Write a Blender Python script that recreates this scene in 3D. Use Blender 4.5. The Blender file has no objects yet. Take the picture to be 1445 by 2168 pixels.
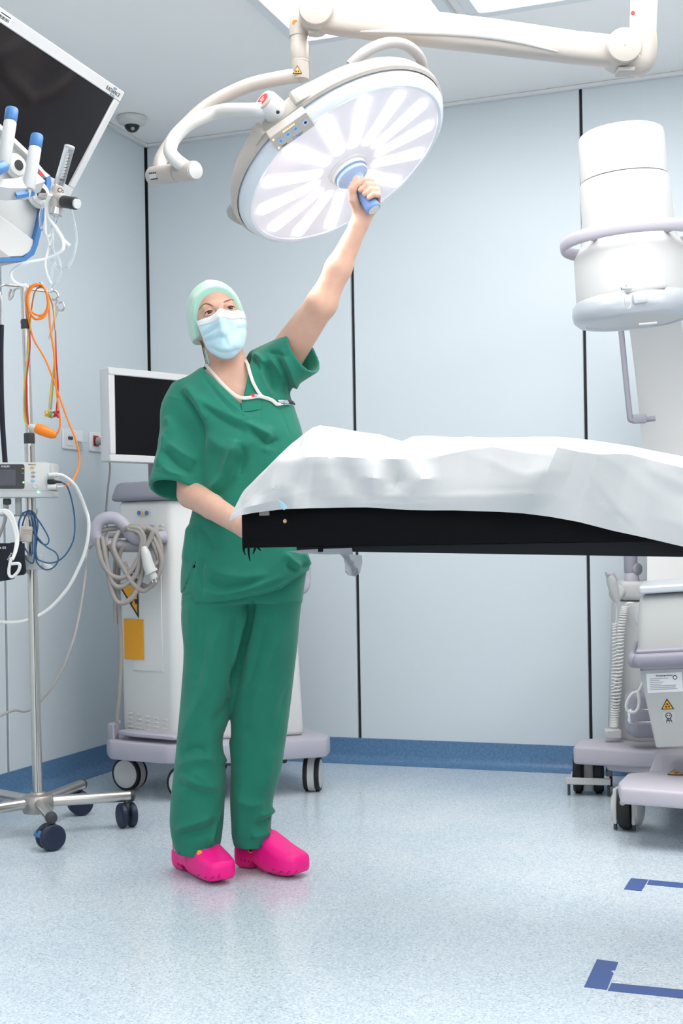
import bpy, bmesh, math, random
import numpy as np
from mathutils import Vector, Matrix, Euler

scene = bpy.context.scene
COL = scene.collection
R = math.radians
random.seed(7)
rng = np.random.default_rng(7)

# ------------------------------------------------------------------ camera, world, lights, exposure
F = 2777.0                      # focal length in pixels of a 1445 x 2168 frame
PPX, PPY = 722.5, 1155.0        # where the level view axis meets the frame
ROLL = 0.0165
YAW = R(20.35)
CAM = Vector((2.93, -5.38, 0.945))
cd = bpy.data.cameras.new('camera')
cam = bpy.data.objects.new('camera', cd)
COL.objects.link(cam)
cd.sensor_fit = 'VERTICAL'
cd.sensor_height = 36.0
cd.lens = 36.0 * F / 2168.0
cd.shift_y = (PPY - 1084.0) / 2168.0
cd.clip_start = 0.05
cam.matrix_world = Matrix.Translation(CAM) @ Matrix.Rotation(YAW, 4, 'Z') @ Matrix.Rotation(R(90), 4, 'X') @ Matrix.Rotation(-ROLL, 4, 'Z')
cd.dof.use_dof = True
cd.dof.focus_distance = 3.5
cd.dof.aperture_fstop = 11.0
scene.camera = cam

world = bpy.data.worlds.new('world')
scene.world = world
world.use_nodes = True
world.node_tree.nodes['Background'].inputs[0].default_value = (0.8, 0.9, 1.0, 1)
world.node_tree.nodes['Background'].inputs[1].default_value = 0.3
scene.view_settings.view_transform = 'Standard'
scene.view_settings.look = 'None'
scene.view_settings.gamma = 1.0
scene.view_settings.use_curve_mapping = False
scene.view_settings.exposure = 0.30
PANEL_LIGHT = 5.0               # brightness of the ceiling light panels
LAMP_POWER = 3.5               # beam of the surgical lamp, in watts

# ------------------------------------------------------------------ picture <-> room
CA, SA = math.cos(ROLL), math.sin(ROLL)
RIGHT = Vector((math.cos(YAW), math.sin(YAW), 0))
FWD = Vector((-math.sin(YAW), math.cos(YAW), 0))
UP = Vector((0, 0, 1))

def plan(X, d, z):              # right of the camera, ahead of it, height above the floor
    return Vector((CAM.x, CAM.y, 0)) + RIGHT * X + FWD * d + UP * z

def ray(u, v):
    cx, cy = (u - PPX) / F, (PPY - v) / F
    return cx * CA + cy * SA, -cx * SA + cy * CA

def P(u, v, d):                 # the point seen at (u, v), d metres ahead
    a, b = ray(u, v)
    return plan(a * d, d, CAM.z + b * d)

def PZ(u, v, z):                # the point seen at (u, v) on the level z
    a, b = ray(u, v)
    d = (z - CAM.z) / b
    return plan(a * d, d, z)

def pix(co):                    # (N,3) world points -> (N,2) pixels, depth
    q = np.asarray(co, float) - np.array(CAM)
    X = q @ np.array(RIGHT); d = q @ np.array(FWD); Z = q[:, 2]
    cx = (X * CA - Z * SA) / d; cy = (X * SA + Z * CA) / d
    return np.stack([PPX + F * cx, PPY - F * cy], 1), d

# ------------------------------------------------------------------ materials
MATS = {}
def mat(name, col, rough=0.5, metal=0.0, bump=0.0, bscale=200.0, var=0.0, vscale=6.0, emit=None, estr=0.0,
        alpha=1.0, trans=0.0, ior=1.45, spec=0.5, sss=0.0, coat=0.0, sheen=0.0):
    if name in MATS:
        return MATS[name]
    m = bpy.data.materials.new(name)
    m.use_nodes = True
    nt = m.node_tree
    b = nt.nodes['Principled BSDF']
    c = (col[0], col[1], col[2], 1)
    b.inputs['Base Color'].default_value = c
    b.inputs['Roughness'].default_value = rough
    b.inputs['Metallic'].default_value = metal
    b.inputs['Specular IOR Level'].default_value = spec
    b.inputs['IOR'].default_value = ior
    b.inputs['Alpha'].default_value = alpha
    b.inputs['Transmission Weight'].default_value = trans
    if coat: b.inputs['Coat Weight'].default_value = coat
    if sheen: b.inputs['Sheen Weight'].default_value = sheen
    if sss:
        b.inputs['Subsurface Weight'].default_value = sss
        b.inputs['Subsurface Radius'].default_value = (0.012, 0.005, 0.003)
    if emit is not None:
        b.inputs['Emission Color'].default_value = (emit[0], emit[1], emit[2], 1)
        b.inputs['Emission Strength'].default_value = estr
    tc = None
    if bump or var:
        tc = nt.nodes.new('ShaderNodeTexCoord')
    if var:
        n = nt.nodes.new('ShaderNodeTexNoise')
        n.inputs['Scale'].default_value = vscale
        n.inputs['Detail'].default_value = 4
        nt.links.new(tc.outputs['Object'], n.inputs['Vector'])
        r = nt.nodes.new('ShaderNodeValToRGB')
        r.color_ramp.elements[0].position = 0.3
        r.color_ramp.elements[1].position = 0.7
        r.color_ramp.elements[0].color = tuple(x * (1 - var) for x in col) + (1,)
        r.color_ramp.elements[1].color = tuple(min(1, x * (1 + var)) for x in col) + (1,)
        nt.links.new(n.outputs['Fac'], r.inputs['Fac'])
        nt.links.new(r.outputs['Color'], b.inputs['Base Color'])
    if bump:
        n = nt.nodes.new('ShaderNodeTexNoise')
        n.inputs['Scale'].default_value = bscale
        n.inputs['Detail'].default_value = 3
        nt.links.new(tc.outputs['Object'], n.inputs['Vector'])
        k = nt.nodes.new('ShaderNodeBump')
        k.inputs['Strength'].default_value = bump
        k.inputs['Distance'].default_value = 0.002
        nt.links.new(n.outputs['Fac'], k.inputs['Height'])
        nt.links.new(k.outputs['Normal'], b.inputs['Normal'])
    MATS[name] = m
    return m

# ------------------------------------------------------------------ objects
WM = {}                         # world matrix of every object built so far

def tag(o, label=None, cat=None, group=None, kind=None):
    if label: o['label'] = label
    if cat: o['category'] = cat
    if group: o['group'] = group
    if kind: o['kind'] = kind
    return o

def thing(name, label, cat, loc, rotz=0.0, group=None):
    o = bpy.data.objects.new(name, None)
    o.empty_display_size = 0.1
    COL.objects.link(o)
    o.location = loc
    o.rotation_euler = (0, 0, rotz)
    WM[o.name] = Matrix.Translation(Vector(loc)) @ Matrix.Rotation(rotz, 4, 'Z')
    return tag(o, label, cat, group)

def part(name, geo, m, parent=None, M=None, smooth=True, angle=None, label=None):
    """links geometry as ONE mesh object; geo = (verts, faces), M takes it to the world"""
    v, f = geo
    v = np.asarray(v, float).reshape(-1, 3)
    if M is not None:
        A = np.array(M)
        v = v @ A[:3, :3].T + A[:3, 3]
    c = Vector(((v.min(0) + v.max(0)) / 2).tolist())
    me = bpy.data.meshes.new(name)
    if isinstance(f, np.ndarray):
        n, k = f.shape
        me.vertices.add(len(v)); me.loops.add(n * k); me.polygons.add(n)
        me.loops.foreach_set('vertex_index', f.astype(np.int32).ravel())
        me.polygons.foreach_set('loop_start', np.arange(0, n * k, k, dtype=np.int32))
        me.vertices.foreach_set('co', v.astype(np.float32).ravel())
        me.update(calc_edges=True)
    else:
        me.from_pydata(v.tolist(), [], f)
    o = bpy.data.objects.new(name, me)
    COL.objects.link(o)
    if parent is not None:
        o.parent = parent
        PW = WM[parent.name]
    else:
        PW = Matrix()
    rot = PW.to_3x3().to_4x4()
    W = Matrix.Translation(c) @ rot
    me.transform(W.inverted())
    L = PW.inverted() @ W
    o.location = L.to_translation()
    WM[o.name] = W
    if m is not None:
        me.materials.append(m)
    if smooth:
        me.polygons.foreach_set('use_smooth', [True] * len(me.polygons))
        if angle is None:
            angle = 40
        if angle < 180:
            me.set_sharp_from_angle(angle=R(angle))
    if label: o['label'] = label
    me.update()
    return o

def solo(name, geo, m, label, cat, group=None, M=None, **k):
    return tag(part(name, geo, m, None, M, **k), label, cat, group)

def struct(name, geo, m, M=None, **k):
    return tag(part(name, geo, m, None, M, **k), kind='structure')

# ------------------------------------------------------------------ shapes (each returns verts, faces)
def from_bm(bm):
    bm.verts.index_update()
    v = [tuple(x.co) for x in bm.verts]
    f = [[x.index for x in y.verts] for y in bm.faces]
    bm.free()
    return v, f

def join(*gs):
    V, Fc = [], []
    for v, f in gs:
        n = len(V)
        V += [tuple(x) for x in v]
        Fc += [[i + n for i in g] for g in f]
    return V, Fc

def xf(geo, M):
    v = np.asarray(geo[0], float)
    A = np.array(M)
    return (v @ A[:3, :3].T + A[:3, 3]).tolist(), geo[1]

def box(sx, sy, sz, bev=0.0, seg=2, c=(0, 0, 0)):
    bm = bmesh.new()
    bmesh.ops.create_cube(bm, size=1.0)
    for v in bm.verts:
        v.co = Vector((v.co.x * sx + c[0], v.co.y * sy + c[1], v.co.z * sz + c[2]))
    if bev:
        bmesh.ops.bevel(bm, geom=bm.edges[:], offset=bev, segments=seg, profile=0.5, affect='EDGES')
    return from_bm(bm)

def prism(pts, z0, z1, bev=0.0, seg=2, top=None):
    """outline in x, y between two levels; top = another outline for the upper level"""
    bm = bmesh.new()
    a = [bm.verts.new((p[0], p[1], z0)) for p in pts]
    b = [bm.verts.new((p[0], p[1], z1)) for p in (top or pts)]
    n = len(pts)
    bm.faces.new(a[::-1]); bm.faces.new(b)
    for i in range(n):
        bm.faces.new((a[i], a[(i + 1) % n], b[(i + 1) % n], b[i]))
    bmesh.ops.recalc_face_normals(bm, faces=bm.faces[:])
    if bev:
        bmesh.ops.bevel(bm, geom=bm.edges[:], offset=bev, segments=seg, profile=0.5, affect='EDGES', clamp_overlap=True)
    return from_bm(bm)

def rrect(w, h, r, n=5, cx=0, cy=0):
    o = []
    for k, (sx, sy) in enumerate(((1, 1), (-1, 1), (-1, -1), (1, -1))):
        for i in range(n + 1):
            a = R(90 * k + 90 * i / n)
            o.append((cx + sx * (w / 2 - r) + r * math.cos(a), cy + sy * (h / 2 - r) + r * math.sin(a)))
    return o

def circle(r, n=24, cx=0, cy=0):
    return [(cx + r * math.cos(2 * math.pi * i / n), cy + r * math.sin(2 * math.pi * i / n)) for i in range(n)]

def lathe(prof, n=32, cap=True):
    V, Fc = [], []
    for r, z in prof:
        for i in range(n):
            a = 2 * math.pi * i / n
            V.append((r * math.cos(a), r * math.sin(a), z))
    for j in range(len(prof) - 1):
        for i in range(n):
            k = (i + 1) % n
            Fc.append([j * n + i, j * n + k, (j + 1) * n + k, (j + 1) * n + i])
    if cap:
        Fc.append(list(range(n))[::-1])
        Fc.append([(len(prof) - 1) * n + i for i in range(n)])
    return V, Fc

def smooth_path(pts, per=8, closed=False):
    p = [Vector(q) for q in pts]
    n = len(p)
    if n < 3:
        return p
    out = []
    rngi = n if closed else n - 1
    for i in range(rngi):
        if closed:
            a, b, c, d = p[(i - 1) % n], p[i], p[(i + 1) % n], p[(i + 2) % n]
        else:
            a, b, c, d = p[max(i - 1, 0)], p[i], p[i + 1], p[min(i + 2, n - 1)]
        for k in range(per):
            t = k / per
            out.append(0.5 * ((2 * b) + (c - a) * t + (2 * a - 5 * b + 4 * c - d) * t * t + (3 * b - a - 3 * c + d) * t ** 3))
    if not closed:
        out.append(p[-1])
    return out

def tube(pts, r, n=8, per=8, closed=False, smooth=True, radii=None, flat=None, flatdir=None):
    """round tube along points; radii per point; flat = (rx, ry) gives a ribbon section with flatdir its wide way"""
    path = smooth_path(pts, per, closed) if smooth else [Vector(q) for q in pts]
    m = len(path)
    if radii is not None:
        rr = np.interp(np.linspace(0, 1, m), np.linspace(0, 1, len(radii)), radii)
    else:
        rr = np.full(m, r)
    V, Fc = [], []
    prev = None
    for i, q in enumerate(path):
        if closed:
            t = path[(i + 1) % m] - path[i - 1]
        else:
            t = path[min(i + 1, m - 1)] - path[max(i - 1, 0)]
        if t.length < 1e-9: t = Vector((0, 0, 1))
        t.normalize()
        if flatdir is not None:
            x = Vector(flatdir) - t * t.dot(Vector(flatdir))
        elif prev is None:
            x = t.orthogonal()
        else:
            x = prev - t * prev.dot(t)
        if x.length < 1e-6: x = t.orthogonal()
        x.normalize()
        prev = x
        y = t.cross(x)
        for k in range(n):
            a = 2 * math.pi * k / n
            if flat:
                V.append(tuple(q + x * flat[0] * math.cos(a) + y * flat[1] * math.sin(a)))
            else:
                V.append(tuple(q + (x * math.cos(a) + y * math.sin(a)) * rr[i]))
    for i in range(m if closed else m - 1):
        j = (i + 1) % m
        for k in range(n):
            l = (k + 1) % n
            Fc.append([i * n + k, i * n + l, j * n + l, j * n + k])
    if not closed:
        Fc.append(list(range(n))[::-1])
        Fc.append([(m - 1) * n + k for k in range(n)])
    return V, Fc

def frame(o, z, x=(0, 0, 1)):
    z = Vector(z).normalized()
    x = Vector(x)
    x = x - z * x.dot(z)
    if x.length < 1e-6: x = z.orthogonal()
    x.normalize()
    y = z.cross(x)
    M = Matrix.Identity(4)
    for i in range(3):
        M[i][0], M[i][1], M[i][2], M[i][3] = x[i], y[i], z[i], o[i]
    return M

def rod(p, q, r, n=20, bev=0.0, r2=None):
    """cylinder from p to q with softened ends"""
    p, q = Vector(p), Vector(q)
    L = (q - p).length
    r2 = r if r2 is None else r2
    b = min(bev, L * 0.4, r * 0.9)
    prof = [(r, 0), (r2, L)] if not b else [(r - b, 0), (r - 0.3 * b, 0.3 * b), (r, b), (r2, L - b), (r2 - 0.3 * b, L - 0.3 * b), (r2 - b, L)]
    return xf(lathe(prof, n), frame(p, q - p))

def ball(c, r, n=16, sc=(1, 1, 1)):
    prof = [(max(1e-4, math.sin(math.pi * i / (n // 2))) * r, -math.cos(math.pi * i / (n // 2)) * r) for i in range(n // 2 + 1)]
    v, f = lathe(prof, n)
    return [(c[0] + x * sc[0], c[1] + y * sc[1], c[2] + z * sc[2]) for x, y, z in v], f

def sheet(P3, thick=0.0, flip=False):
    """grid of points (rows x cols) as a sheet, with thickness along its normals"""
    A = np.array([[tuple(q) for q in row] for row in P3], float)
    r, c, _ = A.shape
    V = A.reshape(-1, 3)
    idx = np.arange(r * c).reshape(r, c)
    f = np.stack([idx[:-1, :-1], idx[:-1, 1:], idx[1:, 1:], idx[1:, :-1]], -1).reshape(-1, 4)
    if not thick:
        return V, f
    du = np.gradient(A, axis=1); dv = np.gradient(A, axis=0)
    n = np.cross(du, dv); n /= np.linalg.norm(n, axis=2, keepdims=True) + 1e-9
    if flip: n = -n
    W = (A - n * thick).reshape(-1, 3)
    g = f[:, ::-1] + r * c
    ring = np.concatenate([idx[0, :-1], idx[:-1, -1], idx[-1, :0:-1], idx[:0:-1, 0]])
    nx = np.roll(ring, -1)
    side = np.stack([nx, ring, ring + r * c, nx + r * c], -1)
    return np.concatenate([V, W]), np.concatenate([f, g, side])

def text(s, size, M, depth=0.0004, align='CENTER'):
    cu = bpy.data.curves.new('lettering', 'FONT')
    cu.body = s
    cu.size = size
    cu.align_x = align
    cu.align_y = 'CENTER'
    cu.extrude = depth
    cu.resolution_u = 2
    o = bpy.data.objects.new('lettering', cu)
    COL.objects.link(o)
    dg = bpy.context.evaluated_depsgraph_get()
    me = o.evaluated_get(dg).to_mesh()
    v = [tuple(x.co) for x in me.vertices]
    f = [list(p.vertices) for p in me.polygons]
    o.evaluated_get(dg).to_mesh_clear()
    bpy.data.objects.remove(o)
    bpy.data.curves.remove(cu)
    return xf((v, f), M)

def tri_plate(s, t=0.0006):
    h = s * 0.88
    return prism([(-s / 2, -h / 3), (s / 2, -h / 3), (0, 2 * h / 3)], 0, t)

def dup(o, parent=None, M=None, top=True):
    """copies an object and its children; M moves the copy (world)"""
    c = o.copy()
    COL.objects.link(c)
    if parent is not None: c.parent = parent
    W = WM[o.name]
    if top and M is not None:
        W = M @ W
        L = (WM[c.parent.name].inverted() @ W) if c.parent else W
        c.matrix_local = L
        c.matrix_parent_inverse = Matrix()
    elif top is False:
        W = WM[c.parent.name] @ WM[o.parent.name].inverted() @ W
    WM[c.name] = W
    for ch in list(o.children):
        dup(ch, c, None, False)
    return c
# ------------------------------------------------------------------ the room
ROOM_X, ROOM_Y, ROOM_Z = 6.2, -7.6, 2.81

def floor_material():
    m = bpy.data.materials.new('speckled_vinyl')
    m.use_nodes = True
    nt = m.node_tree
    b = nt.nodes['Principled BSDF']
    tc = nt.nodes.new('ShaderNodeTexCoord')
    def noise(scale, det, lo, hi, c0, c1):
        n = nt.nodes.new('ShaderNodeTexNoise')
        n.inputs['Scale'].default_value = scale
        n.inputs['Detail'].default_value = det
        nt.links.new(tc.outputs['Object'], n.inputs['Vector'])
        r = nt.nodes.new('ShaderNodeValToRGB')
        r.color_ramp.elements[0].position, r.color_ramp.elements[1].position = lo, hi
        r.color_ramp.elements[0].color, r.color_ramp.elements[1].color = c0, c1
        nt.links.new(n.outputs['Fac'], r.inputs['Fac'])
        return r
    base = noise(3.0, 6, 0.35, 0.65, (0.63, 0.72, 0.785, 1), (0.70, 0.765, 0.81, 1))
    fine = noise(170.0, 2, 0.30, 0.70, (0.72, 0.78, 0.83, 1), (1.12, 1.09, 1.06, 1))
    dark = noise(250.0, 1, 0.30, 0.36, (0.50, 0.54, 0.60, 1), (1, 1, 1, 1))
    def mul(a, c):
        x = nt.nodes.new('ShaderNodeMix')
        x.data_type = 'RGBA'; x.blend_type = 'MULTIPLY'
        x.inputs['Factor'].default_value = 1.0
        nt.links.new(a, x.inputs['A']); nt.links.new(c, x.inputs['B'])
        return x.outputs['Result']
    o = mul(mul(base.outputs['Color'], fine.outputs['Color']), dark.outputs['Color'])
    nt.links.new(o, b.inputs['Base Color'])
    b.inputs['Roughness'].default_value = 0.19
    b.inputs['Specular IOR Level'].default_value = 0.42
    n = nt.nodes.new('ShaderNodeTexNoise')
    n.inputs['Scale'].default_value = 25
    nt.links.new(tc.outputs['Object'], n.inputs['Vector'])
    k = nt.nodes.new('ShaderNodeBump')
    k.inputs['Strength'].default_value = 0.06
    k.inputs['Distance'].default_value = 0.004
    nt.links.new(n.outputs['Fac'], k.inputs['Height'])
    nt.links.new(k.outputs['Normal'], b.inputs['Normal'])
    return m

m_floor = floor_material()
m_wall = mat('wall_laminate', (0.66, 0.722, 0.765), 0.38, spec=0.4)
m_joint = mat('joint_black', (0.02, 0.022, 0.025), 0.7)
m_ceil = mat('ceiling_white', (0.94, 0.935, 0.925), 0.6, bump=0.03, bscale=60)
m_cove = mat('cove_vinyl', (0.10, 0.21, 0.37), 0.35, var=0.18, vscale=90)
m_trim = mat('white_trim', (0.78, 0.79, 0.80), 0.5)

floor = struct('floor', box(ROOM_X + 0.4, -ROOM_Y + 0.4, 0.1, c=(ROOM_X / 2, ROOM_Y / 2, -0.05)), m_floor, smooth=False)
ceiling = struct('ceiling', box(ROOM_X + 0.4, -ROOM_Y + 0.4, 0.1, c=(ROOM_X / 2, ROOM_Y / 2, ROOM_Z + 0.05)), m_ceil, smooth=False)

m_wallw = mat('wall_white', (0.88, 0.87, 0.855), 0.5)
def wall(name, p, q, inward, seams, m=None):
    """dark backing from p to q with laminate panels standing proud of it; seams = distances of the joints from p"""
    p, q, inward = Vector(p), Vector(q), Vector(inward)
    L = (q - p).length
    e = (q - p) / L
    M = Matrix.Identity(4)
    for i in range(3):
        M[i][0], M[i][1], M[i][2], M[i][3] = e[i], inward[i], UP[i], p[i]
    w = struct(name, box(L + 0.19, 0.08, ROOM_Z, c=(L / 2, -0.055, ROOM_Z / 2)), m_joint, M, smooth=False)
    s = [0.0] + list(seams) + [L]
    for a, b in zip(s[:-1], s[1:]):
        part('panel', box(b - a - (0.013 if a and b < L else 0.018), 0.018, ROOM_Z, 0.002, 1, c=((a + b) / 2, -0.009, ROOM_Z / 2)), m or m_wall, w, M, smooth=False)
    return w

def hit_back(u, v):             # distance along the back wall seen at a pixel
    a, b = ray(u, v)
    e = RIGHT * a + FWD
    t = -CAM.y / e.y
    return CAM.x + e.x * t
def hit_left(u, v):
    a, b = ray(u, v)
    e = RIGHT * a + FWD
    t = -CAM.x / e.x
    return -(CAM.y + e.y * t), CAM.z + b * t

sb = [hit_back(752, 1000), hit_back(1241, 1000)]
step = sb[1] - sb[0]
wall_back = wall('wall_back', (0, 0, 0), (ROOM_X, 0, 0), (0, -1, 0), [x for x in (sb[0], sb[1], sb[1] + step, sb[1] + 2 * step, sb[1] + 3 * step) if x < ROOM_X - 0.2])
sl = hit_left(13, 1300)[0]
wall_left = wall('wall_left', (0, 0, 0), (0, ROOM_Y, 0), (1, 0, 0), [sl, sl + step, sl + 2 * step])
wall_right = wall('wall_right', (ROOM_X, 0, 0), (ROOM_X, ROOM_Y, 0), (-1, 0, 0), [step, 2 * step, 3 * step], m_wallw)
wall_front = wall('wall_front', (0, ROOM_Y, 0), (ROOM_X, ROOM_Y, 0), (0, 1, 0), [step, 2 * step, 3 * step], m_wallw)

def cove(name, p, q, inward):
    p, q, inward = Vector(p), Vector(q), Vector(inward)
    L = (q - p).length
    e = (q - p) / L
    prof = [(0.0, 0.0), (0.055, 0.0), (0.055, 0.0025), (0.03, 0.008), (0.014, 0.022), (0.007, 0.042), (0.005, 0.105), (0.0, 0.106)]
    V, Fc = [], []
    n = len(prof)
    for s in (0, L):
        for y, z in prof:
            V.append(tuple(p + e * s + inward * y + UP * z))
    for i in range(n):
        j = (i + 1) % n
        Fc.append([i, j, n + j, n + i])
    return struct(name, (V, Fc), m_cove, smooth=True, angle=50)
cove('baseboard_back', (0, 0, 0), (ROOM_X, 0, 0), (0, -1, 0))
cove('baseboard_left', (0, 0, 0), (0, ROOM_Y, 0), (1, 0, 0))
cove('baseboard_right', (ROOM_X, 0, 0), (ROOM_X, ROOM_Y, 0), (-1, 0, 0))
# thin white bead where walls meet the ceiling
struct('trim_1', box(ROOM_X, 0.02, 0.016, 0.003, 1, c=(ROOM_X / 2, -0.01, ROOM_Z - 0.008)), m_trim)
struct('trim_2', box(0.02, -ROOM_Y, 0.016, 0.003, 1, c=(0.01, ROOM_Y / 2, ROOM_Z - 0.008)), m_trim)
# pale welding bead of the vinyl along the back wall, right of the middle
q0, q1 = PZ(985, 1607, 0.0), PZ(1330, 1626, 0.0)
struct('trim_3', box(3.2, 0.014, 0.004, 0.001, 1, c=((q0.x + 1.6), q0.y, 0.002)), m_trim)

# ------------------------------------------------------------------ light panels in the ceiling, plus added unseen fill panels
m_glow = mat('light_diffuser', (0.9, 0.9, 0.9), 0.5, emit=(1.0, 0.985, 0.97), estr=PANEL_LIGHT)
m_lframe = mat('light_frame', (0.74, 0.77, 0.80), 0.4)
def light_panel(x0, x1, y0, y1, label, group=None):
    t = thing('ceiling_light', label, 'ceiling light', ((x0 + x1) / 2, (y0 + y1) / 2, ROOM_Z), 0, group)
    fr = 0.045
    for a, b, c, d in ((x0, x1, y0, y0 + fr), (x0, x1, y1 - fr, y1), (x0, x0 + fr, y0 + fr, y1 - fr), (x1 - fr, x1, y0 + fr, y1 - fr)):
        part('frame', box(b - a, d - c, 0.02, 0.004, 1, c=((a + b) / 2, (c + d) / 2, ROOM_Z - 0.01)), m_lframe, t)
    part('diffuser', box(x1 - x0 - 2 * fr, y1 - y0 - 2 * fr, 0.008, c=((x0 + x1) / 2, (y0 + y1) / 2, ROOM_Z - 0.006)), m_glow, t, smooth=False)
    return t
cn = PZ(628, 90, ROOM_Z)
LX, LY = cn.x, cn.y
light_panel(LX, LX + 0.62, LY - 2.4, LY, 'bright ceiling light panel left of the lamp arm joint', 'ceiling light panels')
light_panel(LX + 0.66, LX + 2.2, LY - 2.4, LY, 'wide bright ceiling light panel behind the lamp arm', 'ceiling light panels')
light_panel(LX + 0.2, LX + 1.9, LY - 5.9, LY - 4.3, 'added unseen fill light panel in the ceiling behind the camera', 'ceiling light panels')  # added out of view as front fill light
light_panel(LX + 3.2, LX + 4.6, LY - 5.6, LY - 2.0, 'added unseen fill light panel in the ceiling right of the frame', 'ceiling light panels')  # unseen, added to even out the light across the room
# ------------------------------------------------------------------ surgical lamp on its ceiling arm
m_ivory = mat('ivory_enamel', (0.45, 0.41, 0.375), 0.32)
m_white = mat('white_plastic', (0.62, 0.62, 0.61), 0.35)
m_grey = mat('grey_plastic', (0.40, 0.38, 0.37), 0.5)
m_black = mat('black_plastic', (0.012, 0.012, 0.014), 0.4)
m_ring = mat('lamp_rim_pale', (0.66, 0.71, 0.77), 0.2, spec=0.6)
m_lens = mat('lamp_lens', (0.45, 0.44, 0.48), 0.15, emit=(0.93, 0.92, 1.0), estr=0.30)
m_led = mat('led_strip', (1, 1, 1), 0.3, emit=(1, 1, 1), estr=4.0)
m_blueh = mat('handle_blue', (0.16, 0.27, 0.55), 0.35)
m_palebl = mat('handle_pale_blue', (0.42, 0.56, 0.82), 0.3)
m_red = mat('label_red', (0.78, 0.03, 0.025), 0.5)
m_orange = mat('dot_orange', (0.90, 0.32, 0.05), 0.5)
m_yellow = mat('label_yellow', (0.85, 0.38, 0.07), 0.5)
m_ink = mat('print_black', (0.02, 0.02, 0.02), 0.6)
m_key = mat('key_blue', (0.28, 0.50, 0.70), 0.4)
m_amber = mat('amber_indicator', (1, 0.6, 0.2), 0.4, emit=(1.0, 0.55, 0.18), estr=2.0)
m_silver = mat('satin_metal', (0.62, 0.61, 0.60), 0.3, metal=1.0)

LC = P(729, 348, 3.62)          # middle of the lamp face
eye = (LC - CAM).normalized()
ldown = (UP * -1 - eye * (UP * -1).dot(eye)).normalized()
lright = eye.cross(ldown); lright = -lright if lright.dot(RIGHT) < 0 else lright
LN = (eye * -0.48 + (lright * 0.545 + ldown * 0.838) * 0.877).normalized()
LXA = (lright * 0.838 - ldown * 0.545); LXA = (LXA - LN * LXA.dot(LN)).normalized()   # along the long axis, to the right
LF = frame(LC, LN, LXA)         # z = out of the face, x = up-right, y = z cross x
LY_ = LN.cross(LXA)
SY = 1 if LY_.dot(ldown) > 0 else -1   # sign of y that points down in the picture
RD = 0.326

lamp = thing('surgical_light', 'large round white surgical lamp on curved arms, lit, gripped by the nurse', 'lamp', (P(1358, 60, 3.5).x, P(1358, 60, 3.5).y, ROOM_Z))
LS_ = LF
def lf(x, y, z): return LF @ Vector((x, y * SY, z))
LD = LF @ Matrix.Translation((0, 0, 0.012))       # the disc sits a little forward
def lp(name, geo, m, par=lamp, **k): return part(name, geo, m, par, **k)

lens = lp('lens', lathe([(0.001, 0.004), (0.16, 0.002), (0.293, -0.004)], 64, cap=False), m_lens, M=LD)
lp('rim', lathe([(0.290, -0.006), (0.292, 0.000), (0.300, 0.002), (0.312, -0.006), (0.321, -0.022), (0.320, -0.038), (0.26, -0.040)], 72, cap=False), m_ring, M=LD)
# ivory back shell, wider towards the arm side
def shell():
    V, Fc = [], []
    n = 96
    prof = [(-0.004, -0.030, 0), (0.003, -0.036, 0), (0.004, -0.050, .4), (-0.004, -0.066, 1), (-0.05, -0.082, 1), (-0.13, -0.09, 1), (-0.24, -0.092, 1)]
    for dr, z, w in prof:
        for i in range(n):
            a = 2 * math.pi * i / n
            up = max(0.0, -math.sin(a))            # up in the picture
            r = RD + dr + 0.006 * up
            V.append((r * math.cos(a), r * math.sin(a) * SY, z - 0.012 * up * w))
    for j in range(len(prof) - 1):
        for i in range(n):
            k = (i + 1) % n
            Fc.append([j * n + i, j * n + k, (j + 1) * n + k, (j + 1) * n + i])
    Fc.append([(len(prof) - 1) * n + i for i in range(n)])
    return V, Fc
lp('housing', shell(), m_ivory, M=LD)
# radial light strips
for i in range(14):
    a = 2 * math.pi * (i + 0.35) / 14
    g = prism(rrect(0.185, 0.031, 0.0145, 4, cx=0.181), 0.0045, 0.0065)
    lp('light_strip', g, m_led, lens, M=LD @ Matrix.Rotation(a, 4, 'Z'))
# the white hub rings and the blue sterile handle
lp('hub_ring', lathe([(0.066, 0.002), (0.066, 0.010), (0.060, 0.014), (0.058, 0.022), (0.053, 0.024), (0.052, 0.034), (0.030, 0.036)], 48, cap=False), m_white, M=LF)
hd = lp('handle_flange', lathe([(0.044, 0.034), (0.047, 0.037), (0.0475, 0.043), (0.046, 0.047), (0.030, 0.052), (0.020, 0.060), (0.017, 0.072)], 48, cap=True), m_palebl, M=LF)
lp('flange_edge', lathe([(0.044, 0.030), (0.0485, 0.031), (0.0485, 0.038), (0.044, 0.0385)], 48, cap=False), m_blueh, M=LF)
ng = 24
prof = [(0.0185, 0.060), (0.0195, 0.075), (0.019, 0.10), (0.0205, 0.13), (0.0215, 0.155), (0.0215, 0.161), (0.0195, 0.1635)]
grip = lp('handle_grip', lathe(prof, ng), m_blueh, M=LF)
lp('grip_cap', lathe([(0.0172, 0.1635), (0.0170, 0.1648), (0.012, 0.1652)], 24), m_white, grip, M=LF)
for i in range(8):
    a = 2 * math.pi * i / 8
    lp('grip_rib', rod((0.0175 * math.cos(a), 0.0175 * math.sin(a), 0.058), (0.0195 * math.cos(a), 0.0195 * math.sin(a), 0.098), 0.0035, 8), m_palebl, grip, M=LF)

# grey grips on the rim, upper right and left
def side_grip(a0, a1):
    pts = []
    for i in range(9):
        a = R(a0 + (a1 - a0) * i / 8)
        s = math.sin(math.pi * i / 8)
        r = RD - 0.012 + 0.030 * s ** 0.6
        pts.append(lf(r * math.cos(a), r * math.sin(a), -0.068 - 0.025 * s))
    return tube(pts, 0.014, 10)
lp('side_grip', side_grip(-62, -8), m_grey)
lp('side_grip', side_grip(-214, -172), m_grey)

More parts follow.
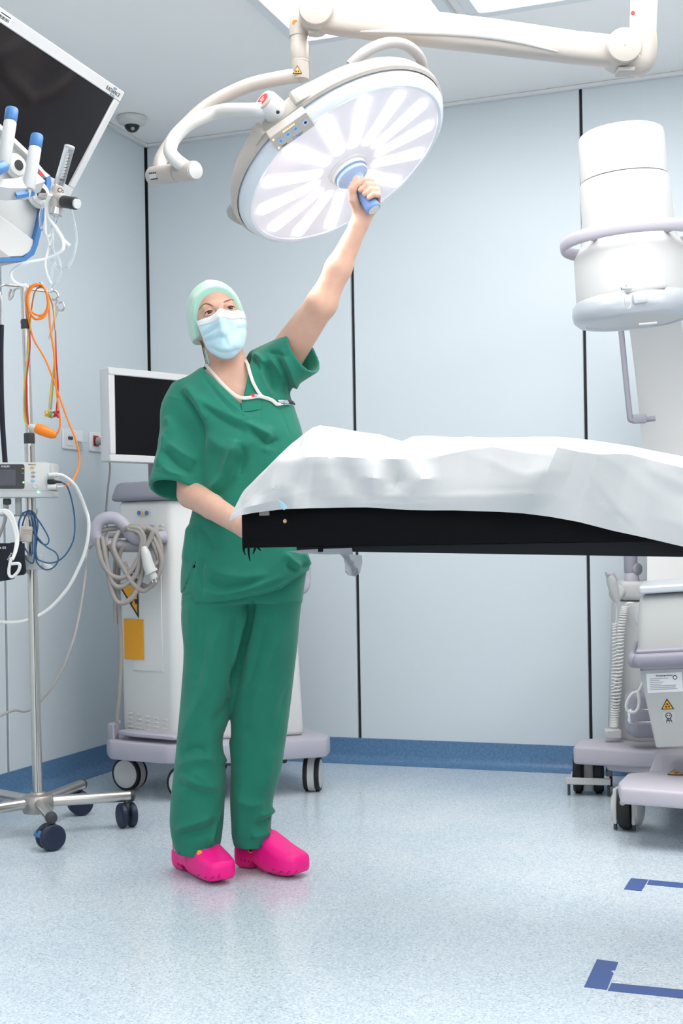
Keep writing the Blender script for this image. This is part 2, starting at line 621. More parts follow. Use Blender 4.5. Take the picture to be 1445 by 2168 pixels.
# neck from the rim to the turning hub, control panel
def on_disc(u, v, z):           # lamp-frame point seen at a pixel, on the level z of the disc
    a_, b_ = ray(u, v)
    dr = RIGHT * a_ + FWD + UP * b_
    o_ = LF @ Vector((0, 0, z))
    q = LF.inverted() @ (CAM + dr * ((o_ - CAM).dot(LN) / dr.dot(LN)))
    return Vector((q.x, q.y * SY))
nk = on_disc(603, 253, -0.044)
NKA, NKR = math.degrees(math.atan2(nk.y, nk.x)), nk.length
def neck_outline():
    pc_a = NKA
    pts = []
    def pol(r, a): return (r * math.cos(R(a)), r * math.sin(R(a)))
    ea = Vector(pol(1, pc_a)); et = Vector((-ea.y, ea.x))
    def flank(g):
        return [Vector(pol(RD - 0.006, pc_a + 42 * g)), Vector(pol(RD + 0.000, pc_a + 32 * g)), Vector(pol(RD + 0.004, pc_a + 21 * g)), ea * (RD + 0.012) + et * 0.060 * g, ea * (RD * 0.45 + NKR * 0.55) + et * 0.044 * g, ea * (NKR - 0.012) + et * 0.034 * g, ea * NKR + et * 0.031 * g]
    left, right = flank(-1), flank(1)
    l = [(v.x, v.y) for v in smooth_path([(v.x, v.y, 0) for v in left], 5)]
    r = [(v.x, v.y) for v in smooth_path([(v.x, v.y, 0) for v in right], 5)]
    inn = [pol(RD - 0.05, pc_a + 40 - 8 * i) for i in range(11)]
    o = l + r[::-1] + inn
    return [(x, y * SY) for x, y in o], ea, et
no, ea, et = neck_outline()
lp('neck', prism(no, -0.066, -0.029, 0.014, 4), m_ivory, M=LF)
NE = lf(nk.x, nk.y, -0.044)
NED = (NE - CAM).dot(FWD)
hubA = P(559, 214, NED - 0.045)
hdir = (hubA - NE).normalized()
hubB = NE - hdir * 0.01
lp('neck_collar', tube([NE - hdir * 0.035, NE - hdir * 0.01, NE + hdir * 0.004], 0.034, 24, radii=[0.036, 0.036, 0.0345]), m_ivory)
hub = lp('turning_hub', rod(hubB, hubA, 0.033, 28, 0.006), m_white)
lp('hub_end', rod(hubA - hdir * 0.002, hubA + hdir * 0.006, 0.029, 28, 0.003), m_ivory, hub)
hm = frame(hubA + hdir * 0.0062, hdir, RIGHT)
lp('red_label', prism(circle(0.0175, 28), 0, 0.0008), m_red, hub, M=hm, label='round red label with white print')
for k, w in ((0.006, 0.014), (0.0, 0.010), (-0.006, 0.012)):
    lp('label_print', box(w, 0.0022, 0.0006, c=(0, k, 0.0011)), m_white, hub, M=hm @ Matrix.Rotation(R(12), 4, 'Z'))
for s in (-1, 1):
    a = R(NKA + 21 * s)
    lp('seam_strip', tube([lf((RD + 0.0015) * math.cos(a), (RD + 0.0015) * math.sin(a), z) for z in (-0.022, -0.036, -0.050)], 0.0025, 6), m_grey)

pc = lf(-0.066, -0.318, 0.012)
px_ = LXA
pn = (LN * 0.9 - eye * 0.35); pn = (pn - px_ * pn.dot(px_)).normalized()
pm = frame(pc, pn, px_)
pys = 1 if (Vector((pm[0][1], pm[1][1], pm[2][1]))).dot(ldown) < 0 else -1
panel = lp('control_panel', prism(rrect(0.114, 0.054, 0.004, 3), -0.024, 0.004, 0.0015, 1), m_ivory, M=pm)
def pk(name, g, m, x, y, z=0.0045): return lp(name, g, m, panel, M=pm @ Matrix.Translation((x, y * pys, z)))
for x, y in ((-0.036, 0.0), (-0.012, 0.003), (0.012, 0.004), (0.041, 0.002)):
    k = pk('key', prism(rrect(0.0145, 0.0165, 0.002, 2), 0, 0.0012), m_key if x < 0.03 else m_palebl, x, y)
    pk('key_symbol', prism(circle(0.0042, 16), 0, 0.0006), m_blueh if x < 0.03 else m_ink, x, y, 0.0056)
for i in range(6):
    pk('indicator', prism(circle(0.0021, 10), 0, 0.0012), m_amber, -0.017 + 0.0062 * i, 0.0185)
pk('indicator', prism(circle(0.0024, 10), 0, 0.0012), m_amber, -0.050, 0.016)
pk('indicator', prism(circle(0.0024, 10), 0, 0.0012), m_amber, -0.050, -0.016)
tm = pm @ Matrix.Rotation(0 if pys > 0 else math.pi, 4, 'X')
lp('brand_print', text('Dräger', 0.011, pm @ Matrix.Translation((0.008, -0.019 * pys, 0.0045)) @ Matrix.Scale(pys, 4, (0, 1, 0))), m_blueh, panel)
lp('panel_print', text('Polaris', 0.006, pm @ Matrix.Translation((-0.034, -0.0195 * pys, 0.0045)) @ Matrix.Scale(pys, 4, (0, 1, 0))), m_ink, panel)
lp('sensor_hole', ball(lf(-0.068, -0.365, -0.026), 0.005, 10), m_black)

# the double curved yoke and its joint
JL, JR = P(322, 373, 3.66), P(413, 361, 3.50)
jt = lp('yoke_joint', rod(JL, JL.lerp(JR, 0.62), 0.026, 28, 0.006), m_ivory)
lp('joint_end', rod(JL.lerp(JR, 0.63), JR, 0.026, 28, 0.004), m_ivory, jt)
lp('joint_cap', rod(JR, JR + (JR - JL).normalized() * 0.004, 0.022, 24, 0.002), m_white, jt)
jax = (JR - JL).normalized()
jm = frame(JL.lerp(JR, 0.22) + Vector((0, 0, 0)), (CAM - JL).cross(jax).cross(jax) * -1, jax)
def on_joint(t, a, w, h, m):
    base = JL.lerp(JR, t)
    n = (jm.to_3x3() @ Vector((0, math.sin(a), math.cos(a)))).normalized()
    M = frame(base + n * 0.0262, n, jax)
    return part('joint_label', box(w, h, 0.0005), m, jt, M)
on_joint(0.20, R(0), 0.034, 0.012, m_white)
for i in range(4):
    on_joint(0.13 + 0.045 * i, R(16), 0.006, 0.006, m_ink)
on_joint(0.22, R(-18), 0.036, 0.003, m_ink)
swv = P(637, 166, 3.70)
lp('yoke_arm', tube([P(630, 160, 3.70), P(590, 166, 3.705), P(520, 183, 3.72), P(440, 224, 3.73), P(378, 282, 3.71), P(342, 335, 3.685), P(339, 365, 3.665)], 0.0195, 16), m_ivory)
lp('yoke_arm', tube([P(396, 356, 3.52), P(372, 338, 3.52), P(360, 318, 3.52), P(372, 288, 3.53), P(408, 257, 3.54), P(470, 235, 3.545), hubA.lerp(hubB, 0.35) - RIGHT * 0.05 + UP * -0.004, hubA.lerp(hubB, 0.35)], 0.0185, 16), m_white)

# vertical swivel and the spring arm
pin = lp('swivel_pin', rod(P(636, 170, 3.70), P(632, 60, 3.70), 0.0245, 28, 0.004), m_ivory)
lp('pin_seam', rod(P(635.5, 133, 3.70), P(635.4, 131, 3.70), 0.0249, 28), m_grey, pin)
lp('pin_collar', rod(P(635, 128, 3.70), P(633.6, 94, 3.70), 0.0256, 28, 0.002), m_ivory, pin)
el = P(668, 33, 3.66)
fw = (CAM - el).normalized(); fwh = Vector((fw.x, fw.y, 0)).normalized()
lp('elbow', tube([P(632, 78, 3.70), P(633, 44, 3.70), P(650, 20, 3.70), P(676, 16, 3.70)], 0.026, 20), m_ivory)
lp('elbow_drum', rod(el - fwh * 0.045, el + fwh * 0.056, 0.046, 36, 0.004), m_ivory)
lp('drum_screw', rod(el + fwh * 0.056, el + fwh * 0.0578, 0.003, 10), m_silver)
lp('drum_seam', rod(el + fwh * 0.040, el + fwh * 0.0425, 0.0468, 36), m_grey)
lp('elbow_pad', box(0.03, 0.03, 0.012, 0.003, c=(0, 0, 0)), m_grey, M=frame(P(664, 70, 3.66), UP, RIGHT))
om = frame(P(624, 48, 3.676), (CAM - P(624, 48, 3.68)), RIGHT)
lp('orange_dot', prism(circle(0.0078, 20), -0.001, 0.001), m_orange, M=om, label='orange dot sticker')
wm = frame(P(629, 150, 3.6735), fwh, UP) @ Matrix.Rotation(R(-90), 4, 'Z')
ws = lp('warning_sticker', tri_plate(0.027, 0.0008), m_ink, M=wm, label='black and orange triangular warning sticker')
lp('sticker_fill', tri_plate(0.021, 0.0014), m_yellow, ws, M=wm)
for s in (-1, 1):
    lp('sticker_print', box(0.004, 0.004, 0.0018, c=(s * 0.0035, -0.002, 0.0009)), m_ink, ws, M=wm)
er = P(1313, 109, 3.52)
ax = (er - el).normalized()
hz = fwh
def arm_sections():
    rows = []
    for t, h0, h1, w in ((0.0, 0.036, 0.040, 0.030), (0.06, 0.040, 0.044, 0.034), (0.3, 0.044, 0.046, 0.036), (0.6, 0.042, 0.044, 0.036), (0.85, 0.034, 0.044, 0.036), (0.96, 0.036, 0.042, 0.034), (1.0, 0.034, 0.040, 0.030)):
        c = el.lerp(er, t)
        up = hz.cross(ax); up = up if up.z > 0 else -up
        row = []
        for a in range(24):
            an = 2 * math.pi * a / 24
            cx, sx = math.cos(an), math.sin(an)
            ex = 0.5
            x = math.copysign(abs(cx) ** ex, cx) * w
            y = math.copysign(abs(sx) ** ex, sx) * (h0 if sx > 0 else h1)
            row.append(c + hz * x + up * y)
        row.append(row[0])
        rows.append(row)
    return rows
rows = arm_sections()
sv, sf = sheet(rows)
lp('spring_arm', (sv, np.concatenate([sf])), m_ivory)
up_ = hz.cross(ax); up_ = up_ if up_.z > 0 else -up_
lp('arm_lip', tube([el.lerp(er, t) - up_ * h + hz * w for t, h, w in ((0.16, 0.040, 0.026), (0.30, 0.030, 0.036), (0.5, 0.018, 0.038), (0.66, 0.020, 0.038), (0.80, 0.034, 0.034))], 0.006, 10, radii=[0.002, 0.006, 0.007, 0.006, 0.002]), m_white)
lp('arm_drum', rod(er - hz * 0.045, er + hz * 0.052, 0.046, 36, 0.004), m_ivory)
lp('drum_screw', rod(er + hz * 0.052, er + hz * 0.0538, 0.003, 10), m_silver)
lp('drum_seam', rod(er + hz * 0.038, er + hz * 0.0405, 0.0468, 36), m_grey)
lp('arm_knuckle', tube([P(1322, 128, 3.53), P(1352, 132, 3.53), P(1362, 108, 3.53), P(1360, 68, 3.53)], 0.036, 20), m_ivory)
lp('knuckle_pad', box(0.045, 0.05, 0.012, 0.003), m_grey, M=frame(P(1322, 152, 3.52), UP, RIGHT))
top = P(1360, 66, 3.53)
lp('upper_post', rod(top + Vector((0, 0, -0.01)), Vector((top.x + 0.02, top.y, ROOM_Z - 0.12)), 0.036, 28, 0.006), m_white)
lp('upper_boom', box(0.9, 0.10, 0.12, 0.02, c=(0.42, 0, 0)), m_white, M=Matrix.Translation((top.x, top.y, ROOM_Z - 0.10)) @ Matrix.Rotation(YAW, 4, 'Z'))
cm = Matrix.Translation((top.x, top.y, 0)) @ Matrix.Rotation(YAW, 4, 'Z') @ Matrix.Translation((0.84, 0, 0))
lp('ceiling_plate', lathe([(0.14, ROOM_Z - 0.05), (0.15, ROOM_Z - 0.03), (0.15, ROOM_Z)], 32), m_white, M=cm)
lp('red_mark', prism(circle(0.006, 12), 0, 0.001), m_red, M=frame(P(1339, 28, 3.50), fwh, UP))
# the beam: every light strip shines along the lamp axis
for i in range(14):
    a = 2 * math.pi * (i + 0.35) / 14
    la = bpy.data.lights.new('strip_beam', 'AREA')
    la.shape = 'RECTANGLE'; la.size = 0.18; la.size_y = 0.026; la.energy = LAMP_POWER / 14; la.spread = R(70); la.color = (1.0, 0.985, 0.965)
    lo = bpy.data.objects.new('strip_beam', la)
    COL.objects.link(lo)
    lo.parent = lamp
    lo.matrix_parent_inverse = WM[lamp.name].inverted()
    lo.matrix_basis = LD @ Matrix.Rotation(a, 4, 'Z') @ Matrix.Translation((0.181, 0, 0.008)) @ Matrix.Rotation(math.pi, 4, 'X')
# ------------------------------------------------------------------ ceiling monitor, supply pendant, flow meter
m_bezel = mat('monitor_white', (0.66, 0.66, 0.67), 0.35)
m_screen = mat('screen_dark', (0.010, 0.008, 0.010), 0.12, spec=0.28)
m_screen2 = mat('screen_black', (0.003, 0.003, 0.004), 0.35, spec=0.2)
m_blue = mat('blue_plastic', (0.06, 0.19, 0.44), 0.35)
m_lgrey = mat('light_grey_plastic', (0.55, 0.56, 0.56), 0.38)
m_clear = mat('clear_plastic', (0.92, 0.95, 0.97), 0.12, trans=0.85, ior=1.3)
m_tubing = mat('white_tubing', (0.86, 0.86, 0.86), 0.3)
m_steel = mat('brushed_steel', (0.60, 0.57, 0.54), 0.28, metal=1.0)
m_paper = mat('label_paper', (0.85, 0.86, 0.88), 0.6)

MD = 3.72
mc = P(262, 195, MD)                                # far upper corner of the monitor
ma = math.atan2(0.313, 0.95)
mw = (FWD * -0.95 - RIGHT * 0.313).normalized()     # along the top edge towards the camera
tl = R(33)
md_ = ((RIGHT * -0.95 + FWD * 0.313) * math.sin(tl) + UP * -math.cos(tl)).normalized()   # down the screen
mn = mw.cross(md_); mn = mn if mn.dot(RIGHT) > 0 else -mn
MM = Matrix.Identity(4)
for i in range(3):
    MM[i][0], MM[i][1], MM[i][2], MM[i][3] = mw[i], md_[i], mn[i], mc[i]
MW, MH, BZ = 0.665, 0.335, 0.030
mon = thing('ceiling_monitor', 'large tilted flat monitor with white frame and dark screen, hung at upper left', 'monitor', (mc + mw * 0.33 + md_ * 0.16) - mn * 0.03)
part('casing', prism(rrect(MW, MH, 0.008, 3, MW / 2, MH / 2), -0.05, -0.004, 0.004, 2), m_bezel, mon, MM)
for x0, x1, y0, y1 in ((0, MW, 0, BZ), (0, MW, MH - BZ, MH), (0, BZ, BZ, MH - BZ), (MW - BZ, MW, BZ, MH - BZ)):
    part('frame', box(x1 - x0, y1 - y0, 0.012, 0.002, 1, c=((x0 + x1) / 2, (y0 + y1) / 2, -0.002)), m_bezel, mon, MM)
part('screen', box(MW - 2 * BZ, MH - 2 * BZ, 0.004, c=(MW / 2, MH / 2, -0.003)), m_screen, mon, MM, smooth=False)
# writing runs from the near end to the far end seen from the front
TX = -mw; TY = -md_
TM = Matrix.Identity(4)
def mtxt(x, y):
    o = mc + mw * x + md_ * y + mn * 0.0042
    M = Matrix.Identity(4)
    for i in range(3):
        M[i][0], M[i][1], M[i][2], M[i][3] = TX[i], TY[i], mn[i], o[i]
    return M
part('brand_print', text('RADIANCE', 0.0155, mtxt(0.055, 0.016)), m_ink, mon)
part('brand_print', text('NDS', 0.009, mtxt(0.052, 0.006)), m_blue, mon)
part('brand_print', text('HD FULL', 0.007, mtxt(0.050, 0.0255)), m_blue, mon)
lb = part('inventory_label', box(0.055, 0.024, 0.0006), m_paper, mon, mtxt(0.60, 0.0155), label='small white sticker with a bar code')
for i in range(9):
    part('bar', box(0.0022 if i % 3 else 0.0035, 0.008, 0.0004, c=(-0.018 + 0.0045 * i, -0.002, 0.0004)), m_ink, lb, mtxt(0.60, 0.0155))
part('label_print', box(0.042, 0.0025, 0.0004, c=(0, 0.007, 0.0004)), m_ink, lb, mtxt(0.60, 0.0155))
mb = mc + mw * 0.33 + md_ * 0.16
part('mount', box(0.12, 0.12, 0.04, 0.01, c=(0.33, 0.16, -0.07)), m_lgrey, mon, MM)
bk = mb - mn * 0.09
part('mount_arm', tube([bk, bk - mn * 0.05, Vector((bk.x - 0.10, bk.y - 0.1, bk.z + 0.06)), Vector((bk.x - 0.10, bk.y - 0.1, ROOM_Z - 0.01))], 0.025, 14), m_lgrey, mon)

# supply pendant head
PD = 3.05
pend = thing('supply_pendant', 'grey and white ceiling supply head with blue edging and upright handles', 'medical pendant', P(30, 450, PD + 0.15))
ph = P(-40, 450, PD)
# its visible side faces right and towards the camera
sx_ = (RIGHT * 0.62 + FWD * 0.78).normalized()      # along the side, away from the camera
sn_ = (RIGHT * 0.78 - FWD * 0.62).normalized()      # out of the side
SO = P(104, 380, 3.22)                              # far upper edge of the side
SM = Matrix.Identity(4)
for i in range(3):
    SM[i][0], SM[i][1], SM[i][2], SM[i][3] = sx_[i], UP[i], sn_[i], SO[i]
def side(u, v):                 # side-plane coordinates of a pixel
    a, b = ray(u, v)
    dr = RIGHT * a + FWD + UP * b
    t = (SO - CAM).dot(sn_) / dr.dot(sn_)
    q = CAM + dr * t - SO
    return (q.dot(sx_), q.z)
sil = [side(*q) for q in ((-60, 225), (0, 264), (60, 322), (92, 362), (104, 372), (107, 388), (90, 470), (78, 520), (70, 540), (52, 553), (-60, 556))]
inn = [side(*q) for q in ((-60, 240), (0, 275), (58, 330), (86, 364), (96, 376), (97, 390), (81, 470), (70, 515), (62, 532), (48, 545), (-60, 548))]
core = part('body', prism(sil, -0.20, -0.012, 0.006, 2), m_lgrey, pend, SM)
n = len(sil)
def ringface(o, i_, z0, z1):
    V = [(p[0], p[1], z0) for p in o] + [(p[0], p[1], z1) for p in o] + [(p[0], p[1], z1) for p in i_] + [(p[0], p[1], z0) for p in i_]
    k = len(o); Fc = []
    for a in range(k - 1):
        b = a + 1
        for s in range(4):
            Fc.append([s * k + a, s * k + b, ((s + 1) % 4) * k + b, ((s + 1) % 4) * k + a])
    Fc.append([0, k, 2 * k, 3 * k]); Fc.append([k - 1, 4 * k - 1, 3 * k - 1, 2 * k - 1])
    return V, Fc
part('blue_edge', ringface(sil[4:], inn[4:], -0.03, 0.004), m_blue, pend, SM, label='blue plastic edging')
part('white_edge', ringface(sil[:5], inn[:5], -0.03, 0.003), m_white, pend, SM)
s1 = [side(*q) for q in ((-60, 432), (0, 455), (72, 508), (68, 532), (48, 544), (-60, 548))]
part('lower_panel', prism(s1, -0.012, 0.001, 0.003, 1), m_white, pend, SM)
s2 = [side(*q) for q in ((-60, 478), (0, 530), (22, 546), (-60, 548))]
part('corner_pad', prism(s2, 0.0, 0.004, 0.001, 1), m_grey, pend, SM)
# tray bracket carrying the two handles
tb = [P(-30, 372, 2.98), P(2, 392, 2.99), P(33, 421, 3.02), P(75, 404, 3.10)]
part('bracket', tube([P(-40, 395, 2.95), P(10, 402, 2.97), P(40, 400, 3.02), P(80, 385, 3.10)], 0.018, 4, smooth=False, flat=(0.024, 0.02), flatdir=UP), m_lgrey, pend)
part('bracket_strip', tube([P(34, 414, 2.985), P(72, 407, 3.045)], 0.008, 4, smooth=False, flat=(0.008, 0.003), flatdir=UP), m_blue, pend)
def handle(b, t, r=0.0145):
    b, t = Vector(b), Vector(t)
    h = part('handle', rod(b, b.lerp(t, 0.76), r, 24, 0.002), m_lgrey, pend)
    part('handle_tip', rod(b.lerp(t, 0.76), t, r * 1.01, 24, 0.005), m_blue, h, label='blue handle tip')
    part('handle_foot', tube([b.lerp(t, 0.10), b - UP * 0.012 - RIGHT * 0.004, b - UP * 0.014 - RIGHT * 0.024, b - UP * 0.004 - RIGHT * 0.045], 0.008, 10), m_white, h)
handle(P(60, 402, 3.03), P(79, 285, 3.06))
handle(P(8, 350, 2.97), P(26, 229, 3.0))
part('blue_socket', rod(P(-14, 362, 2.92), P(10, 352, 2.96), 0.014, 16, 0.006), m_blue, pend)
# gas outlets on the side
def outlet(u, v, r, par=pend):
    x, z = side(u, v)
    M = SM @ Matrix.Translation((x, z, 0))
    o = part('gas_outlet', lathe([(r, 0.0), (r, 0.004), (r * 0.82, 0.008), (r * 0.8, 0.012), (r * 0.5, 0.014)], 28), m_white, par, M)
    part('outlet_bore', lathe([(r * 0.42, 0.010), (r * 0.42, 0.0155), (r * 0.1, 0.0156)], 20), m_black, o, M)
    return M
outlet(32, 352, 0.030)
OM = outlet(80, 412, 0.034)
xx, zz = side(87, 366)
part('red_sticker', prism(circle(0.008, 18), 0.0, 0.002), m_red, pend, SM @ Matrix.Translation((xx, zz, 0)), label='small round red sticker')
part('hanger_column', box(0.16, 0.16, 1.3, 0.02, c=(0, 0, 0)), m_white, pend, Matrix.Translation(P(-130, 300, 3.1) + Vector((0, 0, 0.42))) @ Matrix.Rotation(YAW, 4, 'Z'))
part('ceiling_arm', box(0.3, 0.3, 0.04, 0.01), m_white, pend, Matrix.Translation((P(-130, 300, 3.1).x, P(-130, 300, 3.1).y, ROOM_Z - 0.02)))

# oxygen flow meter plugged into the outlet
FD = 3.14
fm = thing('oxygen_flowmeter', 'clear upright oxygen flow meter with black knob, plugged into the supply head', 'flow meter', P(125, 425, FD))
part('body', tube([P(122, 395, FD), P(121, 415, FD), P(119, 440, FD)], 0.016, 18, radii=[0.0135, 0.0165, 0.015]), m_ivory, fm)
part('plug', rod(P(86, 415, FD + 0.03), P(112, 417, FD), 0.0075, 16), m_silver, fm)
part('side_arm', rod(P(108, 413, FD), P(136, 422, FD - 0.01), 0.013, 16, 0.004), m_ivory, fm)
kn = part('knob', rod(P(134, 427, FD - 0.012), P(161, 431, FD - 0.04), 0.0145, 24, 0.002), m_black, fm)
part('knob_face', rod(P(161, 431, FD - 0.04), P(164, 431.5, FD - 0.043), 0.0115, 20), m_white, kn)
gl = part('gauge_tube', rod(P(124, 394, FD), P(147, 312, FD), 0.0125, 24, 0.003), m_clear, fm)
part('float_rod', rod(P(128, 385, FD), P(143, 325, FD), 0.003, 8), m_lgrey, gl)
part('float', rod(P(130, 384, FD), P(131, 379, FD), 0.005, 10), m_black, gl)
part('tube_cap', rod(P(146.5, 314, FD), P(147.5, 309, FD), 0.0128, 20, 0.002), m_white, fm)
for i in range(9):
    q = P(133 + 1.55 * i, 381 - 6.6 * i, FD - 0.0135)
    part('scale_mark', box(0.008, 0.001, 0.0008), m_ink, gl, frame(q, fwh, RIGHT))
part('gas_print', text('O', 0.017, frame(P(127, 403, FD - 0.0175), fwh, RIGHT)), m_ink, fm)
part('gas_print', text('2', 0.011, frame(P(133.5, 406, FD - 0.0175), fwh, RIGHT)), m_ink, fm)
nut = part('hose_nut', rod(P(121, 441, FD), P(118, 455, FD), 0.0165, 12), m_silver, fm)
part('hose_tail', rod(P(118, 455, FD), P(113, 480, FD), 0.008, 12, r2=0.004), m_clear, fm)

# clear and white tubing hung over the flow meter
tg = thing('oxygen_tubing', 'loops of thin clear and white tubing hanging from the oxygen flow meter', 'tubing', P(105, 480, FD))
def hose(pts, r, m, d=FD): return part('hose', tube([P(u, v, d + (q[0] if q else 0)) for u, v, *q in pts], r, 8), m, tg)
hose([(103, 412, -.02), (97, 440), (98, 500), (110, 498, .01), (96, 560), (108, 600, .02)], 0.0032, m_tubing)
hose([(108, 412, -.02), (101, 430), (104, 460), (120, 485, -.02), (134, 510, -.03), (130, 532, -.03), (100, 548), (60, 556), (30, 570, .02), (23, 585, .02), (35, 600, .03), (60, 606, .03)], 0.0042, m_tubing)
hose([(150, 440, -.02), (157, 470, -.01), (162, 500), (158, 535), (148, 560), (135, 570), (118, 562), (112, 545), (108, 520)], 0.0034, m_clear)
hose([(92, 430), (85, 455, .01), (86, 480, .01), (94, 492, .0), (112, 530), (126, 552, .0), (128, 580), (110, 612, .02)], 0.003, m_clear)
hose([(111, 478), (112, 520), (111, 560), (108, 598, .02), (104, 618, .03)], 0.003, m_clear)
hose([(134, 508, -.03), (148, 520, -.03)], 0.0035, m_tubing)

# dome camera on the ceiling in the corner
dc = PZ(279, 248, ROOM_Z)
dome = thing('security_camera', 'white dome camera with dark lens on the ceiling near the corner', 'camera', dc)
DM = Matrix.Translation(dc)
part('base', lathe([(0.062, -0.002), (0.064, -0.012), (0.058, -0.026), (0.040, -0.036), (0.034, -0.038)], 32), m_white, dome, DM)
part('lens_dome', xf(lathe([(0.0335, -0.034), (0.030, -0.048), (0.020, -0.060), (0.006, -0.066)], 28), Matrix()), m_black, dome, DM)
part('lens', ball((0.012, -0.016, -0.054), 0.009, 12), m_grey, dome, DM)
# ------------------------------------------------------------------ infusion stand with its load
m_navy = mat('caster_navy', (0.012, 0.02, 0.05), 0.45)
m_dgrey = mat('dark_grey_plastic', (0.05, 0.05, 0.055), 0.5)
m_cast = mat('cast_metal', (0.42, 0.39, 0.36), 0.42, metal=0.8, var=0.15, vscale=40)
m_tyre = mat('tyre_black', (0.012, 0.012, 0.013), 0.6)
m_ocord = mat('cord_orange', (0.92, 0.24, 0.02), 0.42)
m_gcord = mat('cord_green', (0.22, 0.34, 0.12), 0.5)
m_ycord = mat('cord_yellow', (0.72, 0.42, 0.06), 0.5)
m_rcord = mat('cord_red', (0.45, 0.02, 0.03), 0.5)
m_bcord = mat('cord_blue', (0.03, 0.10, 0.22), 0.4)
m_wcord = mat('cord_white', (0.80, 0.79, 0.77), 0.4)
m_gycord = mat('cord_grey', (0.36, 0.34, 0.33), 0.5)
m_cloth_n = mat('cuff_navy', (0.006, 0.009, 0.018), 0.75)
m_beige = mat('sensor_beige', (0.50, 0.45, 0.40), 0.55)

SD = 4.36
hubc = PZ(80, 1697, 0.0)                 # hub straight over this floor point
hubc = plan((80 - 722.5) * SD / F, SD, 0)
def sp(u, v, dd=0.0): return P(u, v, SD + dd)
st = thing('infusion_stand', 'steel infusion stand with five casters at the left edge', 'infusion stand', hubc)
hz_ = sp(80, 1697).z
HM = Matrix.Translation((hubc.x, hubc.y, 0))
hubp = sp(80, 1698)
hub_ = part('hub', lathe([(0.035, -0.035), (0.048, -0.033), (0.052, -0.02), (0.052, 0.016), (0.046, 0.024), (0.026, 0.028), (0.022, 0.034)], 20), m_cast, st, Matrix.Translation(hubp))
ends = [(275, 1690, 0.10), (108, 1733, -0.235), (172, 1658, 0.33), (-85, 1700, -0.16), (-50, 1672, 0.26)]
wheels = [(250, 1752, 4.45), (97, 1805, 4.10), (155, 1719, 4.70), None, None]
for (u, v, dd), w in zip(ends, wheels):
    e = P(u, v, SD + dd)
    e = Vector((e.x, e.y, hubp.z - 0.004))
    d = (e - hubp); d.z = 0; d.normalize()
    lg = part('leg', rod(hubp + d * 0.045, e, 0.0185, 20), m_steel, st)
    part('end_cap', tube([e, e + d * 0.012, e + d * 0.018], 0.019, 16, radii=[0.0195, 0.0185, 0.008]), m_dgrey, lg)
    wp = Vector((e.x, e.y, 0)) - d * 0.012
    r = 0.042
    sd = Matrix.Rotation(R(random.uniform(20, 60)), 4, 'Z')
    if u == 108: sd = Matrix.Rotation(YAW + R(35), 4, 'Z')
    if u == 275: sd = Matrix.Rotation(YAW - R(60), 4, 'Z')
    WMx = Matrix.Translation(wp + UP * r) @ sd
    cs = part('caster', box(0.035, 0.016, 0.05, 0.006, c=(0, 0, 0.018)), m_dgrey, st, WMx)
    for s in (-1, 1):
        part('wheel', xf(lathe([(0.020, -0.011), (0.037, -0.011), (0.042, -0.006), (0.042, 0.006), (0.038, 0.010), (0.034, 0.011), (0.006, 0.009)], 28), Matrix.Translation((0, s * 0.017, 0)) @ Matrix.Rotation(R(-90 * s), 4, 'X')), m_navy, cs, WMx)
    part('stem', rod(wp + UP * (r + 0.03), Vector((wp.x, wp.y, hubp.z - 0.012)), 0.010, 14), m_dgrey, cs)
    if u == 108:
        part('brake_pedal', xf(box(0.022, 0.05, 0.008, 0.003), Matrix.Translation((-0.036, 0.012, 0.012)) @ Matrix.Rotation(R(-62), 4, 'Y')), m_blue, cs, WMx)
# pole: thick lower tube, collar, thinner upper tube
pl = part('pole_tube', rod(hubp + UP * 0.03, sp(62, 935), 0.0165, 24), m_steel, st)
part('pole_seam', rod(hubp + UP * 0.03 - fwh * -0.0155 + RIGHT * 0.003, sp(65, 945) + fwh * 0.0155 + RIGHT * 0.003, 0.0014, 6), m_dgrey, pl)
part('collar', rod(sp(62.5, 940), sp(61.7, 917), 0.0180, 24, 0.003), m_dgrey, st)
part('inner_tube', rod(sp(62, 920), sp(51, 604), 0.0125, 24), m_steel, st)
part('collar', rod(sp(54, 697), sp(53.7, 676), 0.0150, 24, 0.003), m_dgrey, st)
part('collar_knob', rod(sp(52, 682), sp(44, 682), 0.007, 14, 0.002), m_dgrey, st)
# four hooks at the top
tp = sp(51, 605)
def hook(pts, r=0.0038): return part('hook', tube([sp(*q) for q in pts], r, 8), m_steel, st)
hook([(52, 606), (70, 606), (84, 606, -.02), (88, 600, -.02), (84, 597, -.02)])
hook([(50, 606), (20, 604, -.05), (5, 604, -.08), (-4, 612, -.08), (0, 622, -.08)])
hook([(50, 610), (32, 612, .05), (26, 628, .06), (20, 634, .06), (20, 622, .06), (24, 612, .06)])
hook([(54, 611), (100, 617, .06), (116, 616, .09), (123, 626, .09), (118, 634, .09), (110, 634, .09)])
part('top_cap', rod(sp(51, 609), sp(50.8, 601), 0.015, 20, 0.003), m_steel, st)
